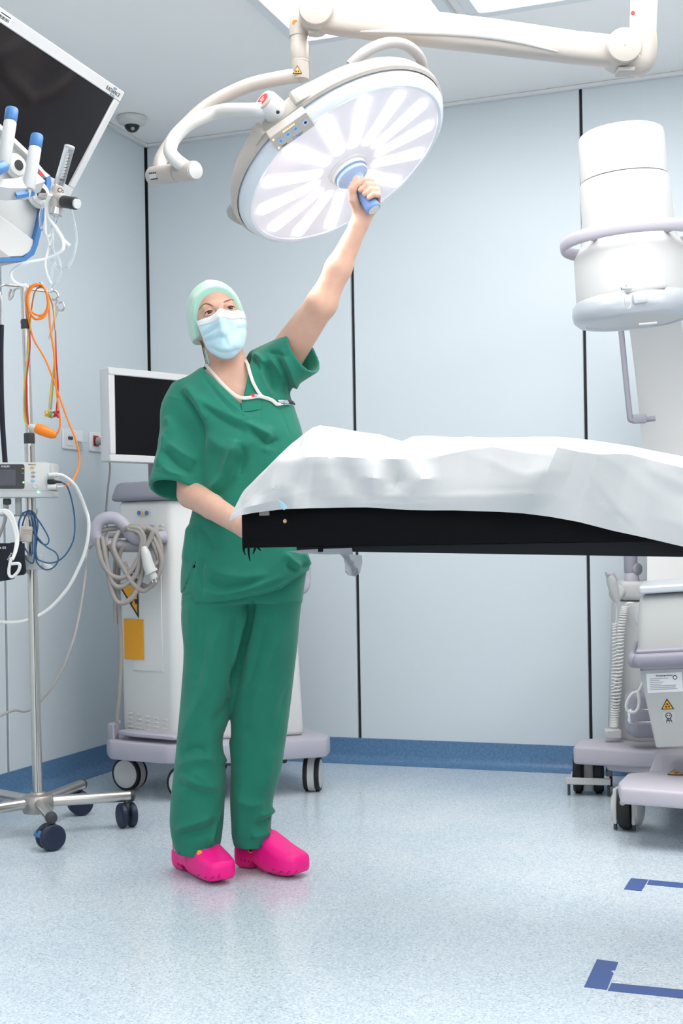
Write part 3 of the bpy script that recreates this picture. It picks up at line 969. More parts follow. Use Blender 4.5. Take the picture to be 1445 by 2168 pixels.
# clear clamp low on the pole
cl = part('pole_clamp', box(0.055, 0.05, 0.05, 0.006), m_lgrey, st, Matrix.Translation(sp(72, 1190, -0.005)) @ Matrix.Rotation(YAW, 4, 'Z'))
part('clamp_arm', rod(sp(84, 1200), sp(104, 1198), 0.010, 14, 0.003), m_lgrey, cl)
part('clamp_knob', ball(sp(101, 1200), 0.022, 16, (1.0, 0.8, 0.62)) if False else xf(ball((0, 0, 0), 0.022, 16, (1.0, 0.8, 0.55)), Matrix.Translation(sp(101, 1201, -0.01)) @ Matrix.Rotation(YAW, 4, 'Z') @ Matrix.Rotation(R(25), 4, 'Y')), m_white, cl)
part('clamp_arm', rod(sp(60, 1208), sp(47, 1210), 0.008, 12, 0.002), m_lgrey, cl)
part('clamp_wing', xf(box(0.022, 0.014, 0.055, 0.006), Matrix.Translation(sp(50, 1200, -0.01)) @ Matrix.Rotation(R(18), 4, 'Y')), m_lgrey, cl)

# patient monitor on the stand
pmn = thing('patient_monitor', 'small white patient monitor with grey display and coloured keys, clamped to the infusion stand', 'patient monitor', sp(40, 1012, -0.08), YAW)
p0, p1 = sp(-62, 978, -0.10), sp(104, 1038, -0.10)
mcx = (p0 + p1) / 2
PW_, PH_ = (p1 - p0).dot(RIGHT), 0.092
PMM = Matrix.Translation(P(21, 1009, SD - 0.10)) @ Matrix.Rotation(YAW, 4, 'Z') @ Matrix.Rotation(R(90), 4, 'X') @ Matrix.Rotation(-ROLL, 4, 'Z')
cas = part('casing', prism(rrect(PW_, PH_, 0.008, 4), -0.085, 0.0, 0.004, 2), m_white, pmn, PMM)
part('face_plate', prism(rrect(0.155, 0.080, 0.006, 4, cx=-0.030), 0.0, 0.0025, 0.001, 1), m_dgrey, pmn, PMM, label='dark grey display surround')
part('display', prism(rrect(0.125, 0.052, 0.002, 2, cx=-0.043, cy=-0.003), 0.0025, 0.0032), mat('display_grey', (0.09, 0.09, 0.11), 0.2), pmn, PMM, smooth=False)
part('brand_print', text('PHILIPS', 0.0085, PMM @ Matrix.Translation((-0.014, 0.0325, 0.0028))), m_paper, pmn)
part('model_print', text('IntelliVue X2', 0.0048, PMM @ Matrix.Translation((0.072, 0.0395, 0.0006))), m_ink, pmn)
for i, (x, y, c) in enumerate(((0.072, 0.029, m_yellow), (0.0755, 0.0135, m_gycord), (0.0755, 0.0005, m_gycord), (0.0745, -0.0135, m_key))):
    part('key', xf(lathe([(1, 0), (0.95, 0.35), (0.6, 0.45)], 20), PMM @ Matrix.Translation((x, y, 0)) @ Matrix.Diagonal((0.0072, 0.0042, 0.005, 1))), c, pmn, label=('orange key', None, None, 'blue key')[i])
part('main_knob', xf(lathe([(1, 0), (1, .5), (.85, .7), (.6, .72), (.5, .5), (.2, .5)], 24), PMM @ Matrix.Translation((0.0845, -0.031, 0)) @ Matrix.Diagonal((0.0115, 0.0085, 0.004, 1))), m_white, pmn)
m_green = mat('green_indicator', (0.2, 1, 0.3), 0.4, emit=(0.15, 1.0, 0.3), estr=5.0)
part('indicator', prism(circle(0.0026, 12, 0.045, -0.019), 0.0025, 0.0040), m_green, pmn, PMM)
for y in (0.026, 0.011): part('warning_print', box(0.008, 0.0025, 0.0004, c=(0.043, y, 0.0027)), m_yellow if y > 0.02 else m_gycord, pmn, PMM)
part('docking_base', prism(rrect(PW_ + 0.012, 0.022, 0.006, 3, cx=0.006, cy=-PH_ / 2 - 0.010), -0.095, -0.002, 0.004, 2), m_lgrey, pmn, PMM)
part('indicator', prism(circle(0.0024, 12, 0.092, -PH_ / 2 - 0.004), -0.002, 0.0012), m_green, pmn, PMM)
part('end_block', prism(rrect(0.020, PH_ * 0.96, 0.006, 3, cx=PW_ / 2 + 0.004), -0.09, -0.012, 0.004, 2), m_lgrey, pmn, PMM)
part('bracket', box(0.018, 0.02, 0.06, 0.002, c=(0, 0, 0)), m_lgrey, pmn, Matrix.Translation(sp(39, 1072, -0.03)) @ Matrix.Rotation(YAW, 4, 'Z'))
part('cable_rail', tube([sp(-60, 1091, -.03), sp(38, 1091, -.03), sp(72, 1090, -.03), sp(78, 1086, -.03), sp(78, 1077, -.03)], 0.0035, 8), m_lgrey, pmn)

# cables
def cord(name, pts, r, m, par=None, dd=0.0, n=8, **k):
    g = tube([sp(q[0], q[1], dd + (q[2] if len(q) > 2 else 0)) for q in pts], r, n)
    return part(name, g, m, par, **k)

# ECG lead set: coil on the hook, block, clips
ecg = thing('ecg_cable', 'coiled bright orange monitor lead set with three coloured clips, hung on the infusion stand', 'cable', sp(85, 610, -.03))
cord('trunk_cord', [(133, 1030, -.11), (150, 1022, -.06), (163, 1000, -.02), (168, 970), (160, 930), (140, 880), (100, 770), (70, 715), (58, 660, -.02), (56, 630, -.03), (64, 610, -.03), (80, 603, -.03), (95, 612, -.03), (103, 640, -.03), (98, 660, -.03), (86, 668, -.03), (72, 664, -.03), (60, 650, -.03), (57, 625, -.03), (66, 606, -.035), (82, 602, -.035), (96, 615, -.035), (101, 645, -.035), (92, 666, -.04), (76, 676, -.04), (64, 664, -.04), (60, 640, -.04), (62, 618, -.04), (74, 605, -.04), (90, 606, -.04), (102, 636, -.03), (106, 690, -.02), (114, 745, -.01), (118, 800), (122, 850), (127, 890), (125, 910), (118, 921)], 0.0033, m_ocord, ecg)
cord('coil_loop', [(88, 602, -.05), (99, 620, -.05), (102, 650, -.05), (92, 672, -.05), (74, 674, -.05), (61, 652, -.05), (60, 625, -.05), (70, 606, -.05)], 0.0033, m_ocord, ecg)
for (m, off, endp) in ((m_ycord, 0, (104, 868)), (m_gcord, 3, (108, 868)), (m_rcord, 6, (119, 872))):
    cord('lead_wire', [endp, (endp[0] + 4, 820), (116 + off / 2, 760), (117, 700), (112, 650), (100, 620, -.02), (88, 608, -.03), (74, 618, -.03), (66, 660, -.02), (63, 700, -.02), (60 + off * .5, 740, -.02), (53 + off * .6, 800, -.02), (50 + off, 860, -.02), (54 + off, 895, -.03), (62, 903, -.05)], 0.0026, m, ecg, n=6)
blk = part('connector_block', tube([sp(76, 906, -.05), sp(90, 911, -.05), sp(110, 919, -.04), sp(119, 921, -.04)], 0.015, 12, radii=[0.016, 0.019, 0.016, 0.008]), m_ocord, ecg)
part('white_plug', tube([sp(61, 902, -.05), sp(70, 906, -.05), sp(77, 908, -.05)], 0.01, 10, radii=[0.008, 0.013, 0.015]), m_white, ecg)
for (u, v, m, w) in ((100, 876, m_ycord, 8), (107, 878, m_gcord, 7), (119, 877, m_rcord, 10)):
    c = part('clip', tube([sp(u - w * .5, v - 6, -.01), sp(u - w * .2, v, -.01), sp(u - w * .5, v + 6, -.01)], 0.0045, 8), m, ecg)
    part('clip_jaw', tube([sp(u + w * .5, v - 7, -.01), sp(u + w * .1, v, -.01), sp(u + w * .5, v + 7, -.01)], 0.0045, 8), m, c)
    part('clip_spring', rod(sp(u - w * .3, v, -.012), sp(u + w * .3, v, -.012), 0.005, 10), m, c)
part('monitor_plug', rod(sp(101, 1032, -.12), sp(120, 1031, -.12), 0.0085, 14, 0.002), m_white, ecg)
part('monitor_plug_tail', rod(sp(120, 1031, -.12), sp(134, 1030, -.11), 0.005, 10, r2=0.003), m_white, ecg)

# steel clamp (scissor handles) on the right-hand hook
sc = thing('hemostat', 'steel scissor clamp hanging from the right hook of the infusion stand', 'clamp', sp(116, 650, .08))
cord('ring', [(124, 642, .08), (132, 640, .08), (136, 650, .08), (131, 658, .08), (124, 655, .08), (122, 648, .08)], 0.0028, m_steel, sc)
cord('ring', [(116, 636, .08), (122, 634, .08), (118, 644, .08)], 0.0028, m_steel, sc)
cord('blade', [(124, 653, .08), (118, 668, .08), (112, 690, .08), (103, 718, .08)], 0.0035, m_steel, sc)
cord('blade', [(117, 642, .085), (118, 660, .085), (113, 690, .085), (104, 717, .085)], 0.003, m_steel, sc)

# pulse oximeter lead, coiled
ox = thing('pulse_sensor_lead', 'dark blue coiled lead with beige finger sensor hanging below the patient monitor', 'cable', sp(66, 1090, -.05))
cord('lead', [(130, 1021, -.11), (142, 1030, -.09), (152, 1060, -.06), (158, 1100, -.04), (156, 1140, -.04), (142, 1170, -.04), (124, 1187, -.04), (105, 1192, -.05), (88, 1188, -.06), (78, 1180, -.06), (75, 1150, -.06), (80, 1110, -.06), (72, 1086, -.06), (58, 1082, -.06), (44, 1094, -.06), (38, 1120, -.06), (42, 1150, -.06), (54, 1180, -.06), (66, 1192, -.06), (72, 1185, -.065), (74, 1140, -.07), (70, 1100, -.07), (56, 1084, -.07), (42, 1100, -.07), (40, 1135, -.07), (52, 1160, -.07), (66, 1176, -.07), (68, 1150, -.07), (62, 1100, -.07)], 0.0026, m_bcord, ox)
cord('lead_loop', [(60, 1084, -.05), (76, 1095, -.05), (92, 1118, -.05), (103, 1140, -.05), (100, 1152, -.05), (88, 1150, -.05), (72, 1130, -.05), (64, 1112, -.05)], 0.0026, m_bcord, ox)
cord('lead_loop', [(72, 1128, -.055), (95, 1155, -.05), (118, 1170, -.05), (123, 1187, -.05), (112, 1202, -.05), (96, 1206, -.05), (82, 1196, -.05), (76, 1180, -.05), (74, 1130, -.05), (66, 1095, -.05)], 0.0026, m_bcord, ox)
cord('lead_loop', [(50, 1084, -.045), (40, 1105, -.045), (39, 1130, -.045), (44, 1140, -.045), (48, 1110, -.045), (56, 1088, -.045), (66, 1082, -.045), (74, 1100, -.045), (78, 1140, -.045), (74, 1170, -.045)], 0.0026, m_bcord, ox)
sn = part('finger_sensor', xf(box(0.036, 0.018, 0.052, 0.004, 2), Matrix.Translation(sp(56, 1131, -.085)) @ Matrix.Rotation(YAW, 4, 'Z') @ Matrix.Rotation(R(4), 4, 'Y')), m_beige, ox, label='beige ribbed finger sensor')
for i in range(3):
    part('rib', xf(box(0.030, 0.003, 0.003, 0.001, 1), Matrix.Translation(sp(58, 1121 + 4 * i, -.095)) @ Matrix.Rotation(YAW, 4, 'Z') @ Matrix.Rotation(R(4), 4, 'Y')), m_beige, sn)
part('sensor_tail', tube([sp(57, 1116, -.085), sp(58, 1100, -.08), sp(57, 1094, -.075)], 0.005, 8, radii=[0.007, 0.0035, 0.0028]), m_beige, sn)
part('monitor_plug', tube([sp(101, 1020, -.11), sp(114, 1020, -.11), sp(120, 1020, -.11), sp(130, 1021, -.11)], 0.007, 12, radii=[0.0078, 0.0078, 0.005, 0.003]), m_black, ox)

# pressure cuff with white hose
cf = thing('pressure_cuff', 'black pressure cuff with a thick white looped hose at the left edge below the monitor', 'blood pressure cuff', sp(10, 1190, -.12))
def cuffgrid():
    rows = []
    for j in range(7):
        row = []
        for i in range(9):
            s, t = i / 8, j / 6
            u = -40 + (66 + 10 * math.sin(t * 3)) * s + (2 + 24 * (1 - t) * s)
            v = 1150 + 76 * t - 0 * s + (12 * (1 - s) * t)
            row.append(sp(u, v, -.10 - .022 * math.sin(math.pi * s)))
        rows.append(row)
    return sheet(rows, 0.018, True)
part('cuff', cuffgrid(), m_cloth_n, cf, angle=60)
part('cuff_print', text('Adult 02', 0.012, frame(sp(-1, 1160, -.128), fwh, RIGHT)), m_paper, cf)
part('cuff_print', text('Artery', 0.010, frame(sp(20, 1178, -.13), fwh, RIGHT) @ Matrix.Rotation(R(62), 4, 'Z')), m_paper, cf)
part('cuff', xf(box(0.05, 0.03, 0.11, 0.012, 2), Matrix.Translation(sp(36, 1183, -.075)) @ Matrix.Rotation(YAW, 4, 'Z') @ Matrix.Rotation(R(-6), 4, 'Y')), m_cloth_n, cf)
cord('hose', [(101, 1006, -.11), (118, 1005, -.10), (135, 1008, -.08), (160, 1030, -.05), (180, 1075), (188, 1110), (182, 1160), (165, 1205), (140, 1250), (100, 1292), (60, 1312), (20, 1318), (-30, 1312)], 0.0058, m_wcord, cf)
part('monitor_plug', rod(sp(101, 1006, -.12), sp(122, 1005, -.105), 0.0082, 14, 0.002), m_white, cf)
for k in range(3):
    cord('hose_coil', [(-30, 1100 - 3 * k, -.10), (0, 1085 - k * 2, -.10), (14 + 3 * k, 1088 - k * 2, -.10), (27 + 3 * k, 1110, -.10), (34 + 2 * k, 1140, -.105), (32 + k, 1165, -.12), (26, 1185, -.14)], 0.0052, m_wcord, cf)
cord('hose_end', [(24, 1180, -.14), (19, 1205, -.14), (20, 1218, -.14), (27, 1221, -.14), (38, 1210, -.14), (42, 1198, -.14), (38, 1193, -.14), (24, 1194, -.14)], 0.0052, m_wcord, cf)

# grey power lead of the monitor and black padded tube at the edge
pw = thing('monitor_power_lead', 'grey power lead with angled plug hanging under the patient monitor', 'cable', sp(10, 1060, -.06))
part('plug', xf(box(0.024, 0.02, 0.02, 0.004), Matrix.Translation(sp(15, 1062, -.06)) @ Matrix.Rotation(YAW, 4, 'Z')), m_dgrey, pw)
cord('lead', [(15, 1060, -.06), (14, 1085, -.06), (8, 1110, -.06), (-4, 1140, -.06), (-20, 1170, -.06)], 0.0055, m_gycord, pw)
pt = thing('padded_tube', 'dark navy padded tube hanging from the far left hook', 'tube', sp(5, 690, -.08))
cord('sleeve', [(3, 688, -.08), (2, 750, -.08), (3, 840, -.08), (6, 910, -.08), (11, 980, -.08)], 0.0085, m_cloth_n, pt)
cord('thin_tube', [(-2, 620, -.08), (4, 640, -.08), (4, 690, -.08)], 0.004, m_lgrey, pt)

# ------------------------------------------------------------------ wall sockets and the plugged lead
m_socket = mat('socket_white', (0.80, 0.81, 0.83), 0.4)
m_sockred = mat('socket_red', (0.42, 0.02, 0.02), 0.4)
def on_left(u, v):
    a, b = hit_left(u, v)
    return Vector((0.0, -a, b))
LM3 = Matrix(((0, 0, 1), (-1, 0, 0), (0, -1, 0))).to_4x4()
def LWM(q):                     # local x along the wall to the right, y up, z into the room
    M = Matrix.Identity(4)
    for i, ax_ in enumerate(((0, 1, 0), (0, 0, 1), (1, 0, 0))):
        for j in range(3): M[j][i] = ax_[j]
        M[i][3] = q[i]
    return M
q = on_left(151, 931)
s1 = thing('wall_socket', 'white double data socket with open flap on the left wall', 'wall socket', q, 0.0, 'wall sockets on the left wall')
part('plate', prism(rrect(0.150, 0.082, 0.004, 2), 0, 0.010, 0.002, 1), m_socket, s1, LWM(q))
part('inset', prism(rrect(0.055, 0.055, 0.003, 2, cx=-0.03), 0.010, 0.0125, 0.001, 1), m_socket, s1, LWM(q))
for x in (-0.038, -0.020): part('jack', prism(circle(0.0075, 16, x, 0.004), 0.0125, 0.0165), m_dgrey, s1, LWM(q))
part('flap', xf(box(0.05, 0.004, 0.045, 0.001, 1), Matrix.Translation((0.035, -0.005, 0.026)) @ Matrix.Rotation(R(12), 4, 'X')), m_socket, s1, LWM(q))
q = on_left(207, 937)
s2_ = thing('wall_socket', 'white power socket with two red outlets left of the cart monitor', 'wall socket', q, 0.0, 'wall sockets on the left wall')
part('plate', prism(rrect(0.150, 0.082, 0.004, 2), 0, 0.010, 0.002, 1), m_socket, s2_, LWM(q))
for x in (-0.033, 0.037):
    o = part('red_outlet', prism(rrect(0.044, 0.046, 0.003, 2, cx=x, cy=0.004), 0.010, 0.013, 0.001, 1), m_sockred, s2_, LWM(q))
    part('outlet_bore', prism(circle(0.016, 20, x, 0.004), 0.013, 0.0134), m_black, o, LWM(q))
pq = on_left(198, 936)
lead = thing('plugged_power_lead', 'grey power lead plugged into the red wall socket, trailing down to the left', 'cable', pq)
pb = pq + Vector((0.018, 0, 0.003))
part('plug', tube([pb, pb + Vector((0.028, 0, -0.004)), pb + Vector((0.034, 0, -0.025)), pb + Vector((0.03, 0, -0.045))], 0.014, 14, radii=[0.017, 0.0165, 0.013, 0.006]), m_gycord, lead)
def wp_(u, v, off=0.035):
    q = on_left(u, v); q.x = off; return q
e0 = pb + Vector((0.03, 0, -0.045))
path = [e0] + [wp_(u, v, o) for u, v, o in ((211, 985, .05), (206, 1040, .05), (198, 1090, .06), (190, 1130, .08))]
D2 = 4.75
path += [P(186, 1165, 4.9), P(181, 1215, 4.85), P(168, 1300, 4.7), P(150, 1370, 4.6), P(120, 1440, 4.55), P(80, 1490, 4.52), P(55, 1506, 4.5), P(30, 1504, 4.5), P(0, 1516, 4.45), P(-40, 1540, 4.4), P(-80, 1600, 4.36), P(-95, 1700, 4.36), PZ(-95, 1790, 0.008)]
part('lead', tube(path, 0.0045, 8), m_gycord, lead)
# ------------------------------------------------------------------ monitor cart of the x-ray unit, behind the nurse
m_mauve = mat('mauve_plastic', (0.44, 0.42, 0.49), 0.42)
m_mauved = mat('mauve_grey_cap', (0.26, 0.26, 0.31), 0.45)
m_cartw = mat('cart_white', (0.70, 0.70, 0.69), 0.4)
m_cable = mat('cable_taupe', (0.33, 0.30, 0.28), 0.5)
m_ora = mat('card_orange', (0.80, 0.36, 0.02), 0.55)

def poly(*pts):                 # (X, d) pairs -> world xy
    return [tuple(plan(X, d, 0))[:2] for X, d in pts]
cart = thing('monitor_cart', 'white wheeled x-ray monitor cart with grey top and handle behind the nurse', 'cart', plan(-0.5, 5.1, 0))
basep = [(-0.925, 5.09), (-0.895, 4.99), (-0.66, 4.85), (-0.40, 4.85), (-0.068, 4.96), (-0.055, 5.06), (-0.20, 5.42), (-0.82, 5.45)]
part('base_bumper', prism(poly(*basep), 0.145, 0.215, 0.012, 2), m_mauve, cart)
twb = [(-0.863, 5.11), (-0.645, 4.94), (-0.155, 5.06), (-0.22, 5.40), (-0.76, 5.42)]
twt = [(-0.868, 5.11), (-0.645, 4.955), (-0.20, 5.08), (-0.24, 5.38), (-0.76, 5.40)]
part('tower', prism(poly(*twb), 0.215, 1.13, 0.02, 3, top=poly(*twt)), m_cartw, cart)
cap = [(-0.905, 5.11), (-0.645, 4.92), (-0.16, 5.05), (-0.20, 5.42), (-0.79, 5.44)]
capt = [(-0.88, 5.12), (-0.64, 4.96), (-0.19, 5.08), (-0.22, 5.40), (-0.77, 5.42)]
part('top_cap', prism(poly(*cap), 1.13, 1.205, 0.022, 3, top=poly(*capt)), m_mauved, cart)
step_ = [(-0.87, 5.03), (-0.80, 4.97), (-0.63, 4.86), (-0.60, 4.92), (-0.84, 5.09)]
part('step_plate', prism(poly(*step_), 0.232, 0.250, 0.005, 1), m_mauve, cart)
part('corner_post', prism(poly((-0.915, 5.06), (-0.885, 5.03), (-0.87, 5.07), (-0.90, 5.10)), 0.20, 0.275, 0.005, 1), m_mauve, cart)
# the side that faces left
A_, B_ = plan(-0.866, 5.11, 0), plan(-0.645, 4.947, 0)
sd_ = (B_ - A_).normalized()
so_ = Vector((sd_.y, -sd_.x, 0))
def onside(u, v, off=0.0):
    a, b = ray(u, v)
    dr = RIGHT * a + FWD + UP * b
    c0 = Vector((CAM.x, CAM.y, CAM.z))
    t = ((A_ - c0).dot(so_) + 0.002) / dr.dot(so_)
    return c0 + dr * t + so_ * off
def sideM(u, v, off=0.003): return frame(onside(u, v, off), so_, sd_)
def vent(u, v, w): part('vent', box(w, 0.007, 0.005, 0.0015, 1), m_white, cart, sideM(u, v, 0.001))
for i in range(5):
    for j in range(4):
        vent(276 + 18.2 * i, 1510 + 3.6 * i + 9.4 * j, 0.026)
for j in range(4): vent(341, 1112 + 8.6 * j, 0.022)
part('vent', box(0.022, 0.007, 0.005, 0.0015, 1), m_white, cart, sideM(322, 1111, 0.001))
part('service_panel', box(0.155, 0.40, 0.004, 0.001, 1), m_cartw, cart, frame(onside(312, 1310, 0.0), so_, sd_))
card = part('orange_card', xf(box(0.105, 0.155, 0.003, 0.0008, 1), sideM(285, 1353, 0.0045)), m_ora, cart, label='orange card stuck to the side')
rad = sideM(285, 1268, 0.005)
rs = part('radiation_sign', xf(prism([(-0.075, 0.06), (0.034, 0.075), (0.034, -0.07)], 0, 0.001), sideM(281, 1270, 0.004)), m_ink, cart, label='black and yellow radiation warning sticker')
part('sign_fill', xf(prism([(-0.056, 0.051), (0.028, 0.063), (0.028, -0.050)], 0, 0.0016), sideM(281, 1270, 0.004)), m_ora, rs)
part('trefoil_hub', xf(prism(circle(0.005, 14), 0, 0.0022), rad), m_ink, rs)
for k in range(3):
    a0 = R(90 + 120 * k - 30)
    pts = [(0.008 * math.cos(a0 + R(60) * i / 5), 0.008 * math.sin(a0 + R(60) * i / 5)) for i in range(6)] + [(0.024 * math.cos(a0 + R(60) * i / 5), 0.024 * math.sin(a0 + R(60) * i / 5)) for i in range(5, -1, -1)]
    part('trefoil_blade', xf(prism(pts, 0, 0.0022), rad), m_ink, rs)
for u, m in ((295, m_blue), (303, m_yellow), (311, m_blue)):
    part('sticker', xf(prism(circle(0.0095, 18) if m is m_blue else [(-.009, -.008), (.009, -.008), (0, .009)], 0, 0.001), sideM(u, 1086, 0.003)), m, cart)
# handle loop
HD = 4.93
def hp(u, v, dd=0.0): return P(u, v, HD + dd)
part('handle', tube([hp(352, 1136, .02), hp(300, 1143), hp(278, 1134), hp(264, 1113), hp(246, 1098), hp(224, 1097), hp(207, 1109), hp(202, 1130), hp(211, 1148), hp(232, 1154), hp(290, 1156, .03), hp(345, 1152, .05)], 0.0235, 18), m_mauve, cart)
# casters
def big_caster(c, heading, par, r=0.066, m_body=m_white, z=0.145):
    M = Matrix.Translation((c.x, c.y, r)) @ Matrix.Rotation(heading, 4, 'Z')
    w = part('caster', xf(lathe([(r * 0.5, -0.013), (r * 1.02, -0.013), (r * 1.02, 0.013), (r * 0.5, 0.013)], 32), Matrix.Rotation(R(90), 4, 'X')), m_body, par, M)
    for s in (-1, 1):
        y = s * 0.021
        tyre = xf(lathe([(r * 0.80, -0.009), (r * 0.95, -0.009), (r, -0.005), (r, 0.005), (r * 0.95, 0.010), (r * 0.86, 0.010)], 32), Matrix.Translation((0, y, 0)) @ Matrix.Rotation(R(-90 * s), 4, 'X'))
        t = part('tyre', tyre, m_tyre, w, M)
        disc = xf(lathe([(r * 0.87, -0.008), (r * 0.87, 0.008), (r * 0.80, 0.0115), (r * 0.45, 0.013), (r * 0.4, 0.0115), (0.004, 0.0115)], 32), Matrix.Translation((0, y, 0)) @ Matrix.Rotation(R(-90 * s), 4, 'X'))
        part('wheel_disc', disc, m_body, w, M)
    part('stem', lathe([(0.026, r * 0.9), (0.026, z - r)], 20), m_body, w, M)
    return w
big_caster(plan(-0.845, 5.15, 0), YAW + R(-28), cart)
big_caster(plan(-0.60, 4.93, 0), YAW + R(-20), cart)
big_caster(plan(-0.125, 5.07, 0), YAW + R(82), cart)
big_caster(plan(-0.55, 5.38, 0), YAW + R(10), cart)
part('underside_tray', box(0.42, 0.25, 0.03, 0.005, 1), m_dgrey, cart, Matrix.Translation(plan(-0.45, 5.12, 0.128)) @ Matrix.Rotation(YAW + R(10), 4, 'Z'))
# grey cable loop at the cart's right flank, lower half
part('side_handle', tube([P(632, 1168, 5.04), P(648, 1180, 5.0), P(651, 1220, 5.0), P(646, 1248, 5.0), P(630, 1256, 5.04)], 0.012, 12), m_mauve, cart)
# monitor on its neck above the cart
m0, m1 = P(223, 778, 5.0), P(223, 977, 5.0)
mdir = (P(400, 789, 5.30) - P(223, 778, 5.02)); mdir.z = 0; mdir.normalize()
mz = (m0 - m1).length
CM = Matrix.Identity(4)
mnr = Vector((mdir.y, -mdir.x, 0))
for i in range(3):
    CM[i][0], CM[i][1], CM[i][2], CM[i][3] = mdir[i], UP[i], mnr[i], P(231, 977, 5.0)[i]
cw, ch, cb = 0.46, (P(231, 777, 5.0).z - P(231, 977, 5.0).z), 0.028
part('monitor_casing', prism(rrect(cw, ch, 0.006, 3, cw / 2, ch / 2), -0.055, -0.003, 0.005, 2), m_bezel, cart, CM)
for x0, x1, y0, y1 in ((0, cw, 0, cb), (0, cw, ch - cb, ch), (0, cb, cb, ch - cb), (cw - cb, cw, cb, ch - cb)):
    part('monitor_frame', box(x1 - x0, y1 - y0, 0.014, 0.003, 1, c=((x0 + x1) / 2, (y0 + y1) / 2, 0.0)), m_bezel, cart, CM)
part('monitor_screen', box(cw - 2 * cb, ch - 2 * cb, 0.004, c=(cw / 2, ch / 2, -0.001)), m_screen2, cart, CM, smooth=False)
part('monitor_neck', rod(CM @ Vector((cw * 0.60, 0.12, -0.08)), CM @ Vector((cw * 0.60, -0.16, -0.08)), 0.03, 18), m_mauved, cart)
part('neck_mount', xf(box(0.10, 0.10, 0.05, 0.008), CM @ Matrix.Translation((cw * 0.6, 0.13, -0.075))), m_mauved, cart)

# power cable wound over the handle
pc_ = thing('wound_power_cable', 'thick taupe power cable with white plug wound over the cart handle', 'cable', hp(280, 1160, -.05))
def loop(pts, r=0.0095, m=m_cable):
    return part('cable_turn', tube([hp(q[0], q[1], -.05 + (q[2] if len(q) > 2 else 0)) for q in pts], r, 10), m, pc_)
loop([(206, 1140, .02), (212, 1180), (232, 1215), (262, 1222), (290, 1190), (305, 1150), (297, 1122), (276, 1117, .0), (262, 1122, .02)])
loop([(216, 1138, .04), (222, 1170, .01), (236, 1230), (258, 1242), (288, 1215), (297, 1170), (300, 1140), (290, 1125), (270, 1120)])
loop([(204, 1132, .05), (220, 1122, .06), (250, 1118, .06), (285, 1114, .03), (312, 1126, .02), (330, 1150, .02), (342, 1190, .02), (330, 1225, .02), (306, 1250, .01), (285, 1240), (262, 1205), (240, 1160), (252, 1125, .04)])
loop([(226, 1140, .04), (226, 1200, .01), (240, 1262), (256, 1277, .0), (282, 1262), (300, 1215, .01), (304, 1170), (318, 1140), (322, 1124), (310, 1117)])
loop([(232, 1152, .02), (250, 1190, .02), (268, 1205, .02), (300, 1207, .02), (318, 1202, .02), (340, 1180, .03), (335, 1140, .03), (318, 1120, .03), (290, 1118, .03)])
loop([(230, 1134, .06), (262, 1134, .06), (300, 1130, .03), (322, 1148, .02), (338, 1200, .03), (322, 1240, .03), (300, 1238, .03), (276, 1218, .03), (262, 1190, .03)])
loop([(262, 1155, .02), (252, 1180, .03), (250, 1240, .05), (252, 1300, .08), (256, 1380, .10), (252, 1470, .12), (247, 1520, .14), (252, 1530, .15)], 0.0085)
loop([(246, 1155, .04), (243, 1220, .06), (244, 1320, .08)], 0.008)
pg = part('plug', tube([hp(304, 1158, -.06), hp(308, 1172, -.065), hp(314, 1196, -.065), hp(320, 1212, -.065)], 0.02, 16, radii=[0.010, 0.018, 0.021, 0.023]), m_white, pc_, label='white power plug')
part('plug_rim', rod(hp(319, 1209, -.065), hp(321, 1213, -.065), 0.0255, 20, 0.001), m_white, pg)
part('plug_face', rod(hp(320, 1212, -.065), hp(326, 1226, -.065), 0.0165, 18, 0.002), m_lgrey, pg)
for s in (-1, 1): part('plug_pin', rod(hp(324 + 4 * s, 1224, -.068), hp(327 + 4 * s, 1233, -.068), 0.0028, 8), m_silver, pg)
# ------------------------------------------------------------------ mobile C-arm x-ray machine
m_xw = mat('xray_white', (0.58, 0.58, 0.575), 0.33)
m_xg = mat('xray_grey_white', (0.50, 0.51, 0.50), 0.42, bump=0.06, bscale=300)
m_sil = mat('xray_silver', (0.60, 0.63, 0.67), 0.3, metal=0.35)
m_lil = mat('lilac_plastic', (0.50, 0.47, 0.53), 0.42)
m_lild = mat('lilac_grey_plastic', (0.33, 0.32, 0.38), 0.42)
XC, XD = 0.985, 4.25
carm = thing('xray_c_arm', 'white mobile x-ray machine with drum detector and lilac wheeled base at right', 'x-ray machine', plan(1.3, 4.6, 0))
def xp(name, g, m, M=None, par=None, **k): return part(name, g, m, par or carm, M, **k)
# wheeled base
def bpts(z, *uv):
    return [tuple(PZ(u, v, z))[:2] for u, v in uv]
zt, zb = 0.19, 0.135
rear = bpts(zt, (1212, 1580), (1388, 1590), (1372, 1632)) + poly((1.15, 4.25), (1.75, 4.25), (1.75, 5.02), (0.905, 5.03))
front = bpts(zt, (1325, 1638), (1308, 1655), (1312, 1668), (1445, 1678)) + poly((1.70, 3.86), (1.75, 4.55), (1.10, 4.60), (1.03, 4.30))
xp('base_rear', prism(rear, zb - 0.012, zt, 0.012, 3), m_lil)
xp('base_front', prism(front, zb + 0.004, zt + 0.002, 0.012, 3), m_lil)
w1 = poly((0.96, 4.82), (1.12, 4.70), (1.04, 4.42), (1.30, 4.40), (1.30, 4.95), (0.98, 5.0))
xp('base_keel', prism(w1, 0.10, zb + 0.01, 0.012, 2), m_lil)
wsx = PZ(1428, 1637, zt + 0.004)
ex_ = Matrix.Translation(wsx) @ Matrix.Rotation(YAW - R(12), 4, 'Z')
ts = xp('warning_sticker', xf(tri_plate(0.052, 0.0008), ex_ @ Matrix.Scale(2.0, 4, (0, 1, 0))), m_ink, label='orange triangular warning sticker')
